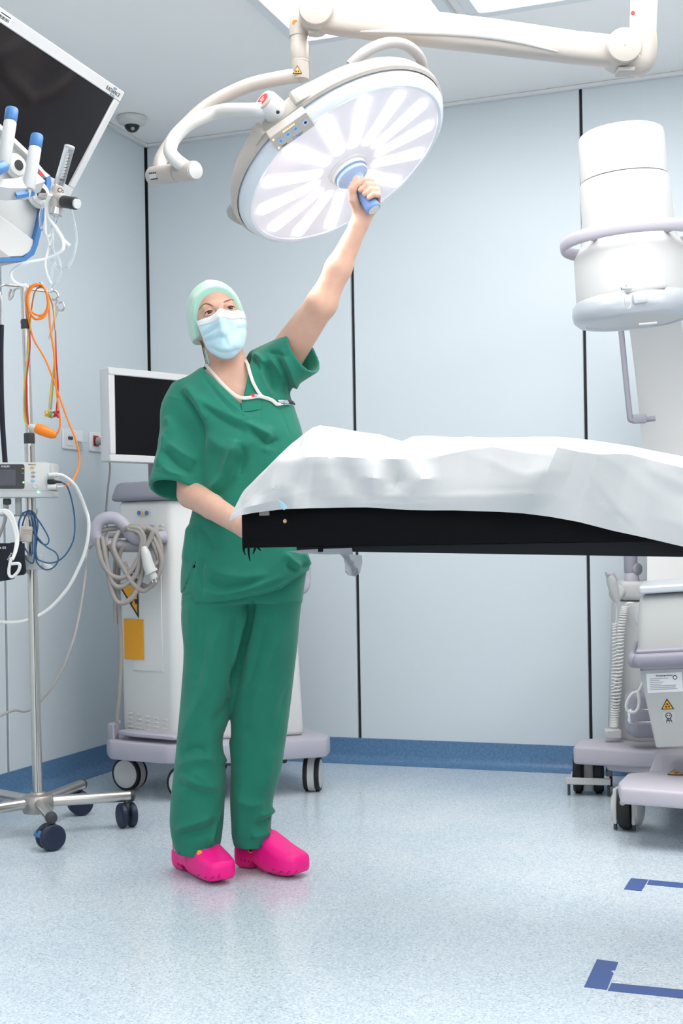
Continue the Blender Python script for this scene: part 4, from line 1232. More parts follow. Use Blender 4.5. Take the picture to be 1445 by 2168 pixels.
xp('sticker_fill', xf(tri_plate(0.042, 0.0013), ex_ @ Matrix.Scale(2.0, 4, (0, 1, 0))), m_yellow, par=ts)
xp('sticker_print', xf(box(0.012, 0.014, 0.0006, c=(0.003, -0.004, 0.0013)), ex_), m_ink, par=ts)
# rear twin caster with foot bar
def rear_caster(c, hd):
    r = 0.075
    M = Matrix.Translation((c.x, c.y, r)) @ Matrix.Rotation(hd, 4, 'Z')
    w = xp('caster', box(0.028 * 2, 0.036, 0.135, 0.006, 2, c=(0, 0, 0.0)), m_xw, M)
    for s in (-1, 1):
        xp('wheel', xf(lathe([(0.02, -0.018), (r * 0.9, -0.018), (r, -0.010), (r, 0.010), (r * 0.9, 0.018), (r * 0.7, 0.019), (0.01, 0.016)], 36), Matrix.Translation((0, s * 0.038, 0)) @ Matrix.Rotation(R(-90 * s), 4, 'X')), m_tyre, M, w)
    xp('foot_bar', box(0.012, 0.165, 0.026, 0.003, 1, c=(-0.085, 0, -0.018)), m_xw, M, w)
    for y in (-0.012, 0.012): xp('screw', xf(lathe([(0.005, 0), (0.004, 0.002)], 12), Matrix.Translation((-0.091, y, -0.018)) @ Matrix.Rotation(R(-90), 4, 'Y')), m_silver, M, w)
    for y in (-0.074, 0.070): xp('foot_pin', lathe([(0.0055, -0.07), (0.0055, -0.028)], 10), m_dgrey, M @ Matrix.Translation((-0.085, y, 0)), w)
    xp('brake_arm', box(0.07, 0.022, 0.022, 0.003, 1, c=(0.02, -0.075, 0.0)), m_grey, M, w)
    xp('foot_pin', lathe([(0.006, -0.06), (0.006, 0.0)], 10), m_dgrey, M @ Matrix.Translation((0.05, -0.082, 0)), w)
    xp('side_link', box(0.09, 0.006, 0.03, 0.002, 1, c=(-0.045, 0.06, -0.012)), m_xw, M, w)
c0 = PZ(1250, 1682, 0.0); c0 = c0 + FWD * 0.04
rear_caster(c0, YAW + R(78))
def front_caster(c, hd):
    r = 0.070
    M = Matrix.Translation((c.x, c.y, r)) @ Matrix.Rotation(hd, 4, 'Z')
    w = xp('caster', box(0.045, 0.05, 0.03, 0.006, 2, c=(0, 0, 0.062)), m_xw, M)
    xp('wheel', xf(lathe([(0.02, -0.019), (r * 0.92, -0.019), (r, -0.008), (r, 0.008), (r * 0.92, 0.019), (0.02, 0.019)], 36), Matrix.Rotation(R(90), 4, 'X')), m_tyre, M, w)
    for s in (-1, 1):
        xp('fork', box(0.06, 0.013, 0.115, 0.005, 2, c=(-0.018, s * 0.030, 0.010)), m_xw, M, w)
        xp('hub_cover', xf(lathe([(0.058, 0), (0.056, 0.008), (0.040, 0.016), (0.004, 0.019)], 28), Matrix.Translation((0.012, s * 0.034, -0.002)) @ Matrix.Rotation(R(-90 * s), 4, 'X')), m_xw, M, w)
        xp('foot_pin', lathe([(0.006, -0.066), (0.006, -0.040)], 10), m_dgrey, M @ Matrix.Translation((-0.038, s * 0.030, 0)), w)
    xp('axle_glint', xf(lathe([(0.010, 0), (0.009, 0.003)], 14), Matrix.Translation((-r + 0.006, 0, 0.028)) @ Matrix.Rotation(R(-80), 4, 'Y')), m_grey, M, w)
c1 = PZ(1334, 1762, 0.0) + FWD * 0.05
front_caster(c1, YAW + R(66))
front_caster(plan(1.62, 4.0, 0), YAW + R(80))
rear_caster(plan(1.60, 4.95, 0), YAW + R(98))
# column
colp = poly((1.035, 5.0), (1.10, 4.92), (1.60, 4.92), (1.60, 5.30), (1.06, 5.30))
colt = poly((1.06, 5.0), (1.12, 4.95), (1.60, 4.95), (1.60, 5.28), (1.08, 5.28))
xp('column', prism(colp, zt - 0.005, 0.715, 0.02, 2, top=colt), m_xw)
xp('column_head', prism(colt, 0.718, 0.79, 0.018, 3), m_xw)
xp('swivel_post', rod(P(1337, 1236, 5.05), P(1336, 1212, 5.05), 0.030, 20, 0.004, r2=0.026), m_lil)
xp('swivel_post', rod(P(1335, 1213, 5.05), P(1333, 1150, 5.05), 0.026, 20, 0.004), m_lild)
xp('post_knob', rod(P(1340, 1205, 5.05), P(1352, 1205, 5.03), 0.024, 18, 0.004), m_lild)
# hand switch in its holder, two coiled cords
hs = xp('hand_switch', tube([P(1306, 1275, 4.93), P(1299, 1248, 4.92), P(1294, 1230, 4.91), P(1290, 1216, 4.90)], 0.018, 14, radii=[0.010, 0.020, 0.020, 0.014]), m_xw)
xp('switch_top', tube([P(1282, 1215, 4.89), P(1294, 1217, 4.90), P(1304, 1232, 4.91)], 0.010, 10, radii=[0.008, 0.012, 0.007]), m_mauve, par=hs)
xp('holder', rod(P(1300, 1262, 4.93), P(1312, 1250, 4.96), 0.026, 18, 0.004), m_xw)
def coil(pts, turns, cr, r):
    path = smooth_path([P(*q) for q in pts], 24)
    m = len(path); out = []
    for i, q in enumerate(path):
        t = (path[min(i + 1, m - 1)] - path[max(i - 1, 0)]).normalized()
        x = (RIGHT - t * RIGHT.dot(t)).normalized(); y = t.cross(x)
        out.append((q, x, y))
    P2 = []
    N = turns * 10
    for k in range(N + 1):
        s = k / N * (m - 1); i = min(int(s), m - 2); f = s - i
        q = out[i][0].lerp(out[i + 1][0], f)
        a = 2 * math.pi * turns * k / N
        P2.append(q + (out[i][1] * math.cos(a) + out[i][2] * math.sin(a)) * cr)
    return tube(P2, r, 5, smooth=False)
xp('coiled_cord', coil([(1322, 1284, 4.93), (1313, 1340, 4.93), (1309, 1420, 4.94), (1303, 1500, 4.95), (1300, 1540, 4.95)], 44, 0.0125, 0.0036), m_wcord)
xp('coiled_cord', coil([(1302, 1320, 4.96), (1302, 1400, 4.97), (1299, 1480, 4.97), (1297, 1540, 4.97)], 36, 0.0115, 0.0034), m_wcord)
xp('cord_tail', tube([P(1303, 1275, 4.93), P(1305, 1300, 4.95), P(1303, 1322, 4.96)], 0.003, 6), m_wcord)
xp('cord_tail', tube([P(1340, 1277, 4.92), P(1328, 1277, 4.92), P(1324, 1284, 4.93)], 0.004, 6), m_wcord)
xp('cord_box', box(0.06, 0.05, 0.035, 0.005, 1), m_xw, Matrix.Translation(P(1296, 1553, 4.93)) @ Matrix.Rotation(YAW, 4, 'Z'))
# dark drive unit with chrome rails between column and tube
xp('drive_unit', box(0.16, 0.12, 0.17, 0.03, 3), m_lild, Matrix.Translation(P(1372, 1510, 4.78)) @ Matrix.Rotation(YAW, 4, 'Z'))
m_chrome = mat('chrome', (0.8, 0.8, 0.82), 0.08, metal=1.0)
xp('chrome_rail', tube([P(1385, 1504, 4.66), P(1345, 1504, 4.66), P(1332, 1507, 4.66), P(1332, 1527, 4.66), P(1345, 1530, 4.66), P(1385, 1530, 4.66)], 0.006, 10), m_chrome)
xp('loose_cord', tube([P(1362, 1440, 4.62), P(1352, 1462, 4.62), P(1336, 1470, 4.62), P(1325, 1492, 4.62), P(1330, 1506, 4.62), P(1345, 1506, 4.60), P(1352, 1490, 4.60), P(1350, 1462, 4.6)], 0.0055, 8), m_wcord)

# C arc seen from its open side, detector above, tube below
AX = plan(XC, XD, 0)
TILT = Matrix.Translation((AX.x, AX.y, 1.3)) @ Matrix.Rotation(YAW, 4, 'Z') @ Matrix.Rotation(R(-3.5), 4, 'Y') @ Matrix.Rotation(-YAW, 4, 'Z') @ Matrix.Translation((-AX.x, -AX.y, -1.3))
e_ = (RIGHT * 0.33 + FWD * 0.944).normalized()
f_ = e_.cross(UP); f_ = f_ if f_.dot(RIGHT) > 0 else -f_
rows = []
for k in range(29):
    a = R(50 - 102 * k / 28)
    row = []
    for (dr, w) in ((0, -.095), (0, .095), (.05, .095), (.05, .08), (.065, .08), (.065, -.08), (.05, -.08), (.05, -.095), (0, -.095)):
        rr = 0.80 + dr
        row.append(AX + e_ * (rr * math.cos(a)) + f_ * w + UP * (1.3 + rr * math.sin(a)))
    rows.append(row)
av, af = sheet(rows)
xp('c_arc', (av, af), m_xw, TILT)
DZ = 1.0 / F * XD
def drum(prof, m, name, M=None, n=56, cap=True, **k):
    return xp(name, lathe(prof, n, cap), m, TILT @ Matrix.Translation((AX.x, AX.y, 0)), **k)
drum([(0.001, 2.268), (0.125, 2.268), (0.134, 2.262), (0.137, 2.25), (0.139, 2.115)], m_xw, 'drum_top', cap=False)
drum([(0.141, 2.112), (0.1425, 2.108), (0.146, 1.99), (0.150, 1.96), (0.152, 1.915), (0.172, 1.885)], m_xw, 'drum_waist', cap=False)
drum([(0.172, 1.885), (0.181, 1.868), (0.183, 1.74), (0.183, 1.725)], m_xw, 'drum_body', cap=False)
drum([(0.186, 1.728), (0.197, 1.715), (0.200, 1.690), (0.195, 1.668), (0.180, 1.655), (0.158, 1.652), (0.156, 1.657)], m_sil, 'drum_flange', cap=False)
drum([(0.156, 1.6565), (0.001, 1.6565)], m_xw, 'detector_face', cap=False)
ringpts = [AX + (RIGHT * math.cos(a) + FWD * math.sin(a)) * 0.213 + UP * 1.918 for a in [2 * math.pi * i / 48 for i in range(48)]]
xp('collar_ring', tube(ringpts, 0.02, 12, closed=True, smooth=False, flat=(0.021, 0.009), flatdir=UP), m_lil, TILT)
for k in range(4):
    a = R(35 + 90 * k)
    dv = RIGHT * math.cos(a) + FWD * math.sin(a)
    xp('ring_strut', rod(AX + dv * 0.150 + UP * 1.918, AX + dv * 0.206 + UP * 1.918, 0.012, 12), m_lil, TILT)
xp('rear_bracket', rod(AX + e_ * 0.12 + UP * 1.95, AX + e_ * 0.54 + UP * 1.93, 0.055, 20, 0.01), m_xw, TILT)
# small fittings on the detector
fitM = frame(P(1368, 607, XD - 0.205), -FWD, RIGHT)
xp('latch_bar', box(0.130, 0.026, 0.03, 0.006, 2), m_xw, frame(P(1364, 608, XD - 0.178), -FWD, RIGHT) @ Matrix.Rotation(R(7), 4, 'Z'))
xp('latch_block', box(0.045, 0.035, 0.03, 0.008, 2), m_sil, frame(P(1353, 632, XD - 0.196), -FWD, RIGHT) @ Matrix.Rotation(R(7), 4, 'Z'))
xp('latch_pin', rod(P(1336, 611, XD - 0.20), P(1315, 611, XD - 0.21), 0.0035, 10), m_silver)
xp('pin_ring', tube([P(1320 + 6 * math.cos(a), 610 + 9 * math.sin(a), XD - 0.205) for a in [2 * math.pi * i / 12 for i in range(12)]], 0.0012, 6, closed=True), m_silver)
xp('chain', tube([P(1321, 620, XD - .207), P(1321, 640, XD - .213), P(1326, 652, XD - .215), P(1334, 650, XD - .213), P(1336, 630, XD - .21)], 0.0013, 6), m_silver)
xp('rating_plate', box(0.055, 0.006, 0.002), m_paper, frame(P(1371, 685, XD - 0.186), -FWD - UP, RIGHT) @ Matrix.Rotation(R(5), 4, 'Z'))
# guard handle on the arc, left of it
xp('guard_handle', tube([P(1306, 640, 4.98), P(1313, 690, 4.96), P(1323, 790, 4.95), P(1331, 868, 4.94), P(1334, 888, 4.94), P(1345, 889, 4.94), P(1385, 886, 4.95)], 0.011, 12, per=6), m_lild)
xp('handle_foot', box(0.055, 0.03, 0.034, 0.006, 2), m_lild, Matrix.Translation(P(1352, 887, 4.94)) @ Matrix.Rotation(YAW, 4, 'Z'))
# tube housing below, turned a little so that only its front shows
HA = R(-15)
def turned(pts): return poly(*[(0.872 + x * math.cos(HA) - y * math.sin(HA), 4.10 + x * math.sin(HA) + y * math.cos(HA)) for x, y in pts])
def hous(name, m, r0, r1, z0, z1, bev, **k):
    rc = lambda a: [(a[0], a[2]), (a[1], a[2]), (a[1], a[3]), (a[0], a[3])]
    return xp(name, prism(turned(rc(r0)), z0, z1, bev, 4, top=turned(rc(r1))), m, TILT, **k)
hous('tube_housing', m_xg, (0.0, 0.44, 0.0, 0.42), (0.02, 0.43, 0.03, 0.40), 0.575, 0.778, 0.03)
hous('housing_top', m_sil, (0.022, 0.43, 0.01, 0.40), (0.022, 0.43, 0.01, 0.40), 0.781, 0.806, 0.008)
hous('generator_box', m_xg, (0.036, 0.44, 0.05, 0.40), (0.004, 0.45, 0.02, 0.42), 0.292, 0.545, 0.006)
hous('bumper_core', m_lild, (0.008, 0.44, 0.0, 0.44), (-0.004, 0.45, -0.02, 0.44), 0.545, 0.610, 0.012)
def tp3(x, y, z):
    q = turned([(x, y)])[0]
    return TILT @ Vector((q[0], q[1], z))
xp('grab_rail', tube([tp3(-0.012, 0.40, 0.580), tp3(-0.014, 0.0, 0.580), tp3(0.0, -0.05, 0.580), tp3(0.05, -0.062, 0.580), tp3(0.40, -0.062, 0.580), tp3(0.46, -0.03, 0.580)], 0.02, 14, flat=(0.022, 0.014), flatdir=UP), mat('rail_mauve', (0.27, 0.26, 0.32), 0.45))
for x in (0.16, 0.19): xp('screw', prism(circle(0.003, 10), 0, 0.0015), m_dgrey, frame(tp3(x, 0.008, 0.794), tp3(0, -1, 0) - tp3(0, 0, 0), RIGHT))
xp('lower_bracket', rod(AX + e_ * 0.15 + UP * 0.69, AX + e_ * 0.55 + UP * 0.70, 0.06, 20, 0.01), m_xw)
xp('arc_carriage', box(0.26, 0.22, 0.30, 0.02, 2), m_xw, Matrix.Translation(plan(1.34, 5.12, 0.90)) @ Matrix.Rotation(YAW, 4, 'Z'))
# labels on the front of the box, which leans a little
BN = tp3(0, -1, 0) - tp3(0, 0, 0); BX = tp3(1, 0, 0) - tp3(0, 0, 0)
BUP = (tp3(0.2, 0.02, 0.545) - tp3(0.2, 0.05, 0.292)).normalized()
BNN = BX.cross(BUP).normalized(); BNN = BNN if BNN.dot(BN) > 0 else -BNN
def bl(u, v, off=0.0):
    a, b = ray(u, v)
    dr = RIGHT * a + FWD + UP * b
    t = (tp3(0.2, 0.05, 0.292) - CAM).dot(BNN) / dr.dot(BNN)
    return frame(CAM + dr * t + BNN * (0.0004 + off), BNN, BX)
lab = xp('rating_label', box(0.108, 0.062, 0.0008), m_paper, bl(1406, 1445), label='printed white rating label')
xp('label_print', text('Röntgengenerator', 0.0070, bl(1406, 1430, 0.001)), m_ink, par=lab)
for i in range(7):
    w = (0.055, 0.030, 0.042, 0.035, 0.080, 0.078, 0.085)[i]
    xp('label_line', box(w, 0.0016, 0.0004, c=(-0.045 + w / 2, 0, 0)), m_gycord, bl(1406, 1436 + 3.8 * i, 0.001), par=lab)
xp('label_seal', xf(prism(circle(0.007, 18), 0, 0.0005), bl(1428, 1434, 0.001)), m_ink, par=lab)
xp('seal_core', xf(prism(circle(0.0048, 18), 0, 0.0008), bl(1428, 1434, 0.001)), m_paper, par=lab)
tk = xp('radiation_sign', xf(tri_plate(0.040, 0.0008), bl(1412, 1494)), m_ink, label='yellow radiation warning triangle')
xp('sign_fill', xf(tri_plate(0.031, 0.0013), bl(1412, 1494)), m_ora, par=tk)
for k in range(3):
    a0 = R(90 + 120 * k - 30)
    pts = [(0.0025 * math.cos(a0 + R(60) * i / 3), 0.0025 * math.sin(a0 + R(60) * i / 3)) for i in range(4)] + [(0.0078 * math.cos(a0 + R(60) * i / 3), 0.0078 * math.sin(a0 + R(60) * i / 3)) for i in range(3, -1, -1)]
    xp('trefoil_blade', xf(prism(pts, 0, 0.0018), bl(1412, 1494)), m_ink, par=tk)
fs = xp('shield_sticker', xf(prism(rrect(0.036, 0.036, 0.004, 3), 0, 0.0006), bl(1415, 1519)), m_lgrey, label='grey sticker with a black head and ribs symbol')
xp('symbol_head', xf(tube([(0.009 * math.cos(a), 0.006 + 0.009 * math.sin(a), 0.001) for a in [2 * math.pi * i / 16 for i in range(16)]], 0.0012, 5, closed=True), bl(1415, 1519)), m_ink, par=fs)
for x in (-0.0035, 0.0035): xp('symbol_eye', xf(prism(circle(0.0018, 8, x, 0.007), 0, 0.0012), bl(1415, 1519)), m_ink, par=fs)
for x in (-0.009, 0.0, 0.009): xp('symbol_leg', xf(tube([(x * 0.4, -0.002, 0.001), (x, -0.016, 0.001)], 0.0011, 5, smooth=False), bl(1415, 1519)), m_ink, par=fs)
xp('symbol_bar', xf(box(0.016, 0.002, 0.0008, c=(0, -0.009, 0.001)), bl(1415, 1519)), m_ink, par=fs)

# ------------------------------------------------------------------ blue tape marks on the floor
m_tape = mat('tape_blue', (0.055, 0.105, 0.30), 0.45)
def tape(uv, label):
    pts = [tuple(PZ(u, v, 0.0))[:2] for u, v in uv]
    return solo('tape_mark', prism(pts[::-1], 0.0002, 0.0014), m_tape, label, 'tape mark', 'blue tape marks on the floor', smooth=False)
tape(((1335, 1860), (1371, 1863), (1357, 1887), (1320, 1883)), 'short wide blue tape piece, farther corner mark on the floor')
tape(((1373, 1863.5), (1560, 1881), (1560, 1892), (1369, 1873)), 'narrow blue tape strip running right from the farther corner mark')
tape(((1263, 2032), (1308, 2038), (1302, 2054), (1291, 2056), (1298, 2061), (1284, 2096), (1236, 2090)), 'short wide blue tape piece with a torn notch, nearer corner mark')
tape(((1294, 2082), (1560, 2108), (1560, 2126), (1286, 2098)), 'narrow blue tape strip running right from the nearer corner mark')
# ------------------------------------------------------------------ distance-field modelling for bodies and cloth
PLANM = Matrix.Translation((CAM.x, CAM.y, 0)) @ Matrix.Rotation(YAW, 4, 'Z')   # plan coordinates (right, ahead, up) -> room
def cp(u, v, d):
    a, b = ray(u, v)
    return np.array([a * d, d, CAM.z + b * d])

class Prim:
    def __init__(s, f, c, r, op='u', k=0.02):
        s.f, s.c, s.r, s.op, s.k = f, np.asarray(c, float), r, op, k

def capsule(a, b, ra, rb=None, op='u', k=0.02):
    a, b = np.asarray(a, float), np.asarray(b, float)
    rb = ra if rb is None else rb
    ab = b - a; L2 = max(ab @ ab, 1e-12)
    def f(p):
        t = np.clip((p - a) @ ab / L2, 0, 1)
        return np.linalg.norm(p - a - t[:, None] * ab, axis=1) - (ra + (rb - ra) * t)
    return Prim(f, (a + b) / 2, np.sqrt(L2) / 2 + max(ra, rb), op, k)

def chain(pts, radii, op='u', k=0.01):
    return [capsule(pts[i], pts[i + 1], radii[i], radii[i + 1], op, k) for i in range(len(pts) - 1)]

def ellip(c, r, A=None, op='u', k=0.02):
    """A: columns are the local axes"""
    c, r = np.asarray(c, float), np.asarray(r, float)
    A = np.eye(3) if A is None else np.asarray(A, float)
    def f(p):
        q = (p - c) @ A
        k0 = np.linalg.norm(q / r, axis=1); k1 = np.linalg.norm(q / (r * r), axis=1)
        return k0 * (k0 - 1) / np.maximum(k1, 1e-6)
    return Prim(f, c, r.max(), op, k)

def loft(S, A=None, o=(0, 0, 0), e=2.0, op='u', k=0.02):
    """sections S = rows of (t, cx, cy, a, b) along the local third axis of A from o"""
    S = np.asarray(S, float); S = S[np.argsort(S[:, 0])]
    A = np.eye(3) if A is None else np.asarray(A, float)
    o = np.asarray(o, float)
    tt = np.linspace(S[0, 0], S[-1, 0], 160)
    # smooth interpolation of the sections
    def cub(y):
        x = S[:, 0]; m = np.gradient(y, x) if len(x) > 2 else np.full(len(x), (y[-1] - y[0]) / (x[-1] - x[0]))
        i = np.clip(np.searchsorted(x, tt) - 1, 0, len(x) - 2)
        h = x[i + 1] - x[i]; s = (tt - x[i]) / h
        return (2*s**3-3*s**2+1)*y[i] + (s**3-2*s**2+s)*h*m[i] + (-2*s**3+3*s**2)*y[i+1] + (s**3-s**2)*h*m[i+1]
    C = [cub(S[:, j]) for j in (1, 2, 3, 4)]
    def f(p):
        q = (p - o) @ A
        z = np.clip(q[:, 2], tt[0], tt[-1])
        cx, cy, a, b = (np.interp(z, tt, y) for y in C)
        x, y = np.abs(q[:, 0] - cx), np.abs(q[:, 1] - cy)
        k0 = ((x / a) ** e + (y / b) ** e) ** (1 / e)
        k1 = np.sqrt((x / a ** 2) ** 2 + (y / b ** 2) ** 2)
        d = k0 * (k0 - 1) / np.maximum(k1, 1e-3)
        d = np.minimum(d, np.hypot(x, y))
        dz = np.abs(q[:, 2] - z)
        return np.where(dz > 0, np.where(d > 0, np.hypot(d, dz), dz), np.maximum(d, -np.minimum(q[:, 2] - tt[0], tt[-1] - q[:, 2])))
    mid = (tt[0] + tt[-1]) / 2
    cen = o + A @ np.array([np.mean(C[0]), np.mean(C[1]), mid])
    rad = math.hypot((tt[-1] - tt[0]) / 2, max(C[2].max(), C[3].max()) + max(np.ptp(C[0]), np.ptp(C[1])))
    return Prim(f, cen, rad, op, k)

def smin(a, b, k):
    h = np.clip(0.5 + 0.5 * (b - a) / k, 0, 1)
    return b * (1 - h) + a * h - k * h * (1 - h)

def combine(D, d, op, k):
    if op == 'u': return smin(D, d, k) if k > 0 else np.minimum(D, d)
    if op == 's': return -smin(-D, d, k) if k > 0 else np.maximum(D, -d)
    if op == 'i': return -smin(-D, -d, k) if k > 0 else np.maximum(D, d)

def field(prims, p):
    D = np.full(len(p), 1.0)
    for q in prims:
        D = combine(D, q.f(p), q.op, q.k)
    return D

def mesh_field(prims, h, lo, hi, B=8, margin=0.012):
    lo = np.asarray(lo, float); hi = np.asarray(hi, float)
    nb = np.ceil((hi - lo) / (h * B)).astype(int)
    bi = np.stack(np.meshgrid(*[np.arange(n) for n in nb], indexing='ij'), -1).reshape(-1, 3)
    cen = lo + (bi + 0.5) * h * B
    half = h * B * 0.87
    act = np.abs(field(prims, cen)) < half + margin
    bi, cen = bi[act], cen[act]
    g = np.stack(np.meshgrid(*[np.arange(B + 1)] * 3, indexing='ij'), -1).reshape(-1, 3)
    n = len(bi); m = len(g)
    D = np.full((n, m), 1.0)
    base = lo + bi * h * B
    off = g * h
    for q in prims:
        if q.op == 'i':
            sel = np.arange(n)
        else:
            sel = np.nonzero(np.linalg.norm(cen - q.c, axis=1) < q.r + q.k + half + margin + 0.02)[0]
        for s0 in range(0, len(sel), 1500):
            s = sel[s0:s0 + 1500]
            p = (base[s][:, None, :] + off[None]).reshape(-1, 3)
            D[s] = combine(D[s].ravel(), q.f(p), q.op, q.k).reshape(len(s), m)
    D = D.reshape(n, B + 1, B + 1, B + 1)
    D = np.where(np.abs(D) < 1e-7, 1e-7, D)
    sg = D < 0
    # one vertex per cell that the surface crosses
    cnt = np.zeros((n, B, B, B), int); acc = np.zeros((n, B, B, B, 3)); ne = np.zeros((n, B, B, B))
    cor = {}
    for c in np.ndindex(2, 2, 2):
        sl = (slice(None),) + tuple(slice(i, i + B) for i in c)
        cor[c] = (D[sl], sg[sl]); cnt += sg[sl]
    cross = (cnt > 0) & (cnt < 8)
    for c in np.ndindex(2, 2, 2):
        for ax in range(3):
            if c[ax]: continue
            c2 = list(c); c2[ax] = 1; c2 = tuple(c2)
            d0, s0 = cor[c]; d1, s1 = cor[c2]
            e = s0 != s1
            t = np.where(e, d0 / np.where(e, d0 - d1, 1), 0)
            for j in range(3):
                acc[..., j] += np.where(e, (t if j == ax else c[j]), 0)
            ne += e
    idx = np.argwhere(cross)
    vloc = acc[cross] / ne[cross][:, None]
    gc = bi[idx[:, 0]] * B + idx[:, 1:]
    V = lo + (gc + vloc) * h
    N = nb * B + 2
    key = lambda q: ((q[:, 0] + 1) * (N[1] + 1) + q[:, 1] + 1) * (N[2] + 1) + q[:, 2] + 1
    kk = key(gc); order = np.argsort(kk); ks = kk[order]
    def look(q):
        k = key(q); i = np.clip(np.searchsorted(ks, k), 0, len(ks) - 1)
        return np.where(ks[i] == k, order[i], -1)
    Fs = []
    for ax in range(3):
        a1, a2 = (ax + 1) % 3, (ax + 2) % 3
        s0 = [slice(0, B)] * 3; s1 = [slice(0, B)] * 3
        s1[ax] = slice(1, B + 1)
        x0 = sg[(slice(None),) + tuple(s0)]; x1 = sg[(slice(None),) + tuple(s1)]
        e = np.argwhere(x0 != x1)
        if not len(e): continue
        ins = x0[tuple(e.T)]
        q = bi[e[:, 0]] * B + e[:, 1:]
        d1 = np.zeros(3, int); d1[a1] = 1
        d2 = np.zeros(3, int); d2[a2] = 1
        vs = np.stack([look(q), look(q - d1), look(q - d1 - d2), look(q - d2)], 1)
        ok = (vs >= 0).all(1)
        vs, ins = vs[ok], ins[ok]
        vs[~ins] = vs[~ins][:, ::-1]
        Fs.append(vs)
    Fq = np.concatenate(Fs)
    used = np.zeros(len(V), bool); used[Fq] = True
    new = np.cumsum(used) - 1
    return V[used], new[Fq]

def vnormals(V, Fq):
    a, b, c, d = (V[Fq[:, i]] for i in range(4))
    fn = np.cross(c - a, d - b)
    n = np.zeros_like(V)
    for i in range(4): np.add.at(n, Fq[:, i], fn)
    return n / (np.linalg.norm(n, axis=1, keepdims=True) + 1e-12)

def relax(V, Fq, it=2, w=0.5):
    E = np.concatenate([Fq[:, [i, (i + 1) % 4]] for i in range(4)])
    for _ in range(it):
        s = np.zeros_like(V); c = np.zeros(len(V))
        np.add.at(s, E[:, 0], V[E[:, 1]]); np.add.at(c, E[:, 0], 1)
        np.add.at(s, E[:, 1], V[E[:, 0]]); np.add.at(c, E[:, 1], 1)
        V = np.where(c[:, None] > 0, V * (1 - w) + w * s / np.maximum(c, 1)[:, None], V)
    return V

def pixplan(V):                 # plan coordinates -> pixels
    X, d, Z = V[:, 0], V[:, 1], V[:, 2] - CAM.z
    return PPX + F * (X * CA - Z * SA) / d, PPY - F * (X * SA + Z * CA) / d

def folds(V, Fq, lines, seen=0.15):
    """raises (+) or presses (-) soft folds that follow lines seen from the front"""
    n = vnormals(V, Fq)
    u, v = pixplan(V)
    view = V - np.array([0, 0, CAM.z]); view /= np.linalg.norm(view, axis=1, keepdims=True)
    face = np.clip(-(n * view).sum(1) / seen, 0, 1)
    disp = np.zeros(len(V))
    for pts, amp, wid in lines:
        pts = [Vector((x, y, 0)) for x, y in pts]
        pts = smooth_path(pts, 6) if len(pts) > 2 else pts
        best = np.full(len(V), 1e9); tb = np.zeros(len(V))
        L = len(pts) - 1
        for i in range(L):
            ax_, ay = pts[i].x, pts[i].y; bx, by = pts[i + 1].x, pts[i + 1].y
            dx, dy = bx - ax_, by - ay; l2 = dx * dx + dy * dy + 1e-9
            t = np.clip(((u - ax_) * dx + (v - ay) * dy) / l2, 0, 1)
            dist = (u - ax_ - t * dx) ** 2 + (v - ay - t * dy) ** 2
            m = dist < best
            best = np.where(m, dist, best); tb = np.where(m, (i + t) / L, tb)
        taper = np.clip(np.minimum(tb, 1 - tb) * 5, 0.0, 1)
        disp += amp * 0.001 * (2.4 if wid > 4 else 1.4) * np.exp(-(best / (wid * wid)) ** 0.68) * (0.15 + 0.85 * taper) * face
    return V + n * disp[:, None]

def trace(prims, u, v, d0=3.3, d1=4.1):
    """point where the sight line of a pixel meets the field (or passes nearest), in plan coordinates"""
    a, b = ray(u, v)
    dr = np.array([a, 1.0, b]); L = np.linalg.norm(dr)
    o = np.array([0, 0, CAM.z])
    t = d0; best = (9, d0)
    for _ in range(90):
        q = o + dr * t
        s = field(prims, q[None])[0]
        if s < best[0]: best = (s, t)
        if s < 3e-4: break
        t += max(s * 0.8, 4e-4) / L
        if t > d1: break
    return o + dr * best[1]

# ------------------------------------------------------------------ the nurse
m_skin = mat('skin', (0.62, 0.37, 0.275), 0.48, sss=0.12, var=0.05, vscale=35, bump=0.04, bscale=350)
m_scrub = mat('scrub_green', (0.005, 0.170, 0.110), 0.8, bump=0.12, bscale=900, var=0.06, vscale=20, sheen=0.15)
m_cap = mat('cap_mint', (0.56, 0.74, 0.64), 0.7, bump=0.15, bscale=260)
m_capband = mat('cap_band_mint', (0.40, 0.70, 0.59), 0.7)
m_mask = mat('mask_pale_blue', (0.56, 0.77, 0.86), 0.7, bump=0.08, bscale=500)
m_maskw = mat('mask_white', (0.82, 0.85, 0.86), 0.7)
m_pink = mat('clog_pink', (0.97, 0.006, 0.27), 0.45, bump=0.05, bscale=400)
m_pinkd = mat('clog_dark_pink', (0.45, 0.01, 0.16), 0.6)
m_hair = mat('hair_brown', (0.20, 0.11, 0.06), 0.55)
m_brow = mat('brow_brown', (0.26, 0.125, 0.07), 0.8)
m_eye = mat('eye_white', (0.62, 0.56, 0.54), 0.2)
m_iris = mat('iris_brown', (0.045, 0.025, 0.018), 0.12)
m_lash = mat('lash_dark', (0.03, 0.015, 0.012), 0.6)
m_lan = mat('lanyard_cream', (0.72, 0.66, 0.60), 0.6)
D0 = 3.80
H = lambda u, v, d=D0: cp(u, v, d)

def rowsec(v, xl, xr, b, d=D0, grow=0.0):
    l, r = H(xl, v, d), H(xr, v, d)
    return [(l[2] + r[2]) / 2, (l[0] + r[0]) / 2, d, (r[0] - l[0]) / 2 + grow, b + grow]

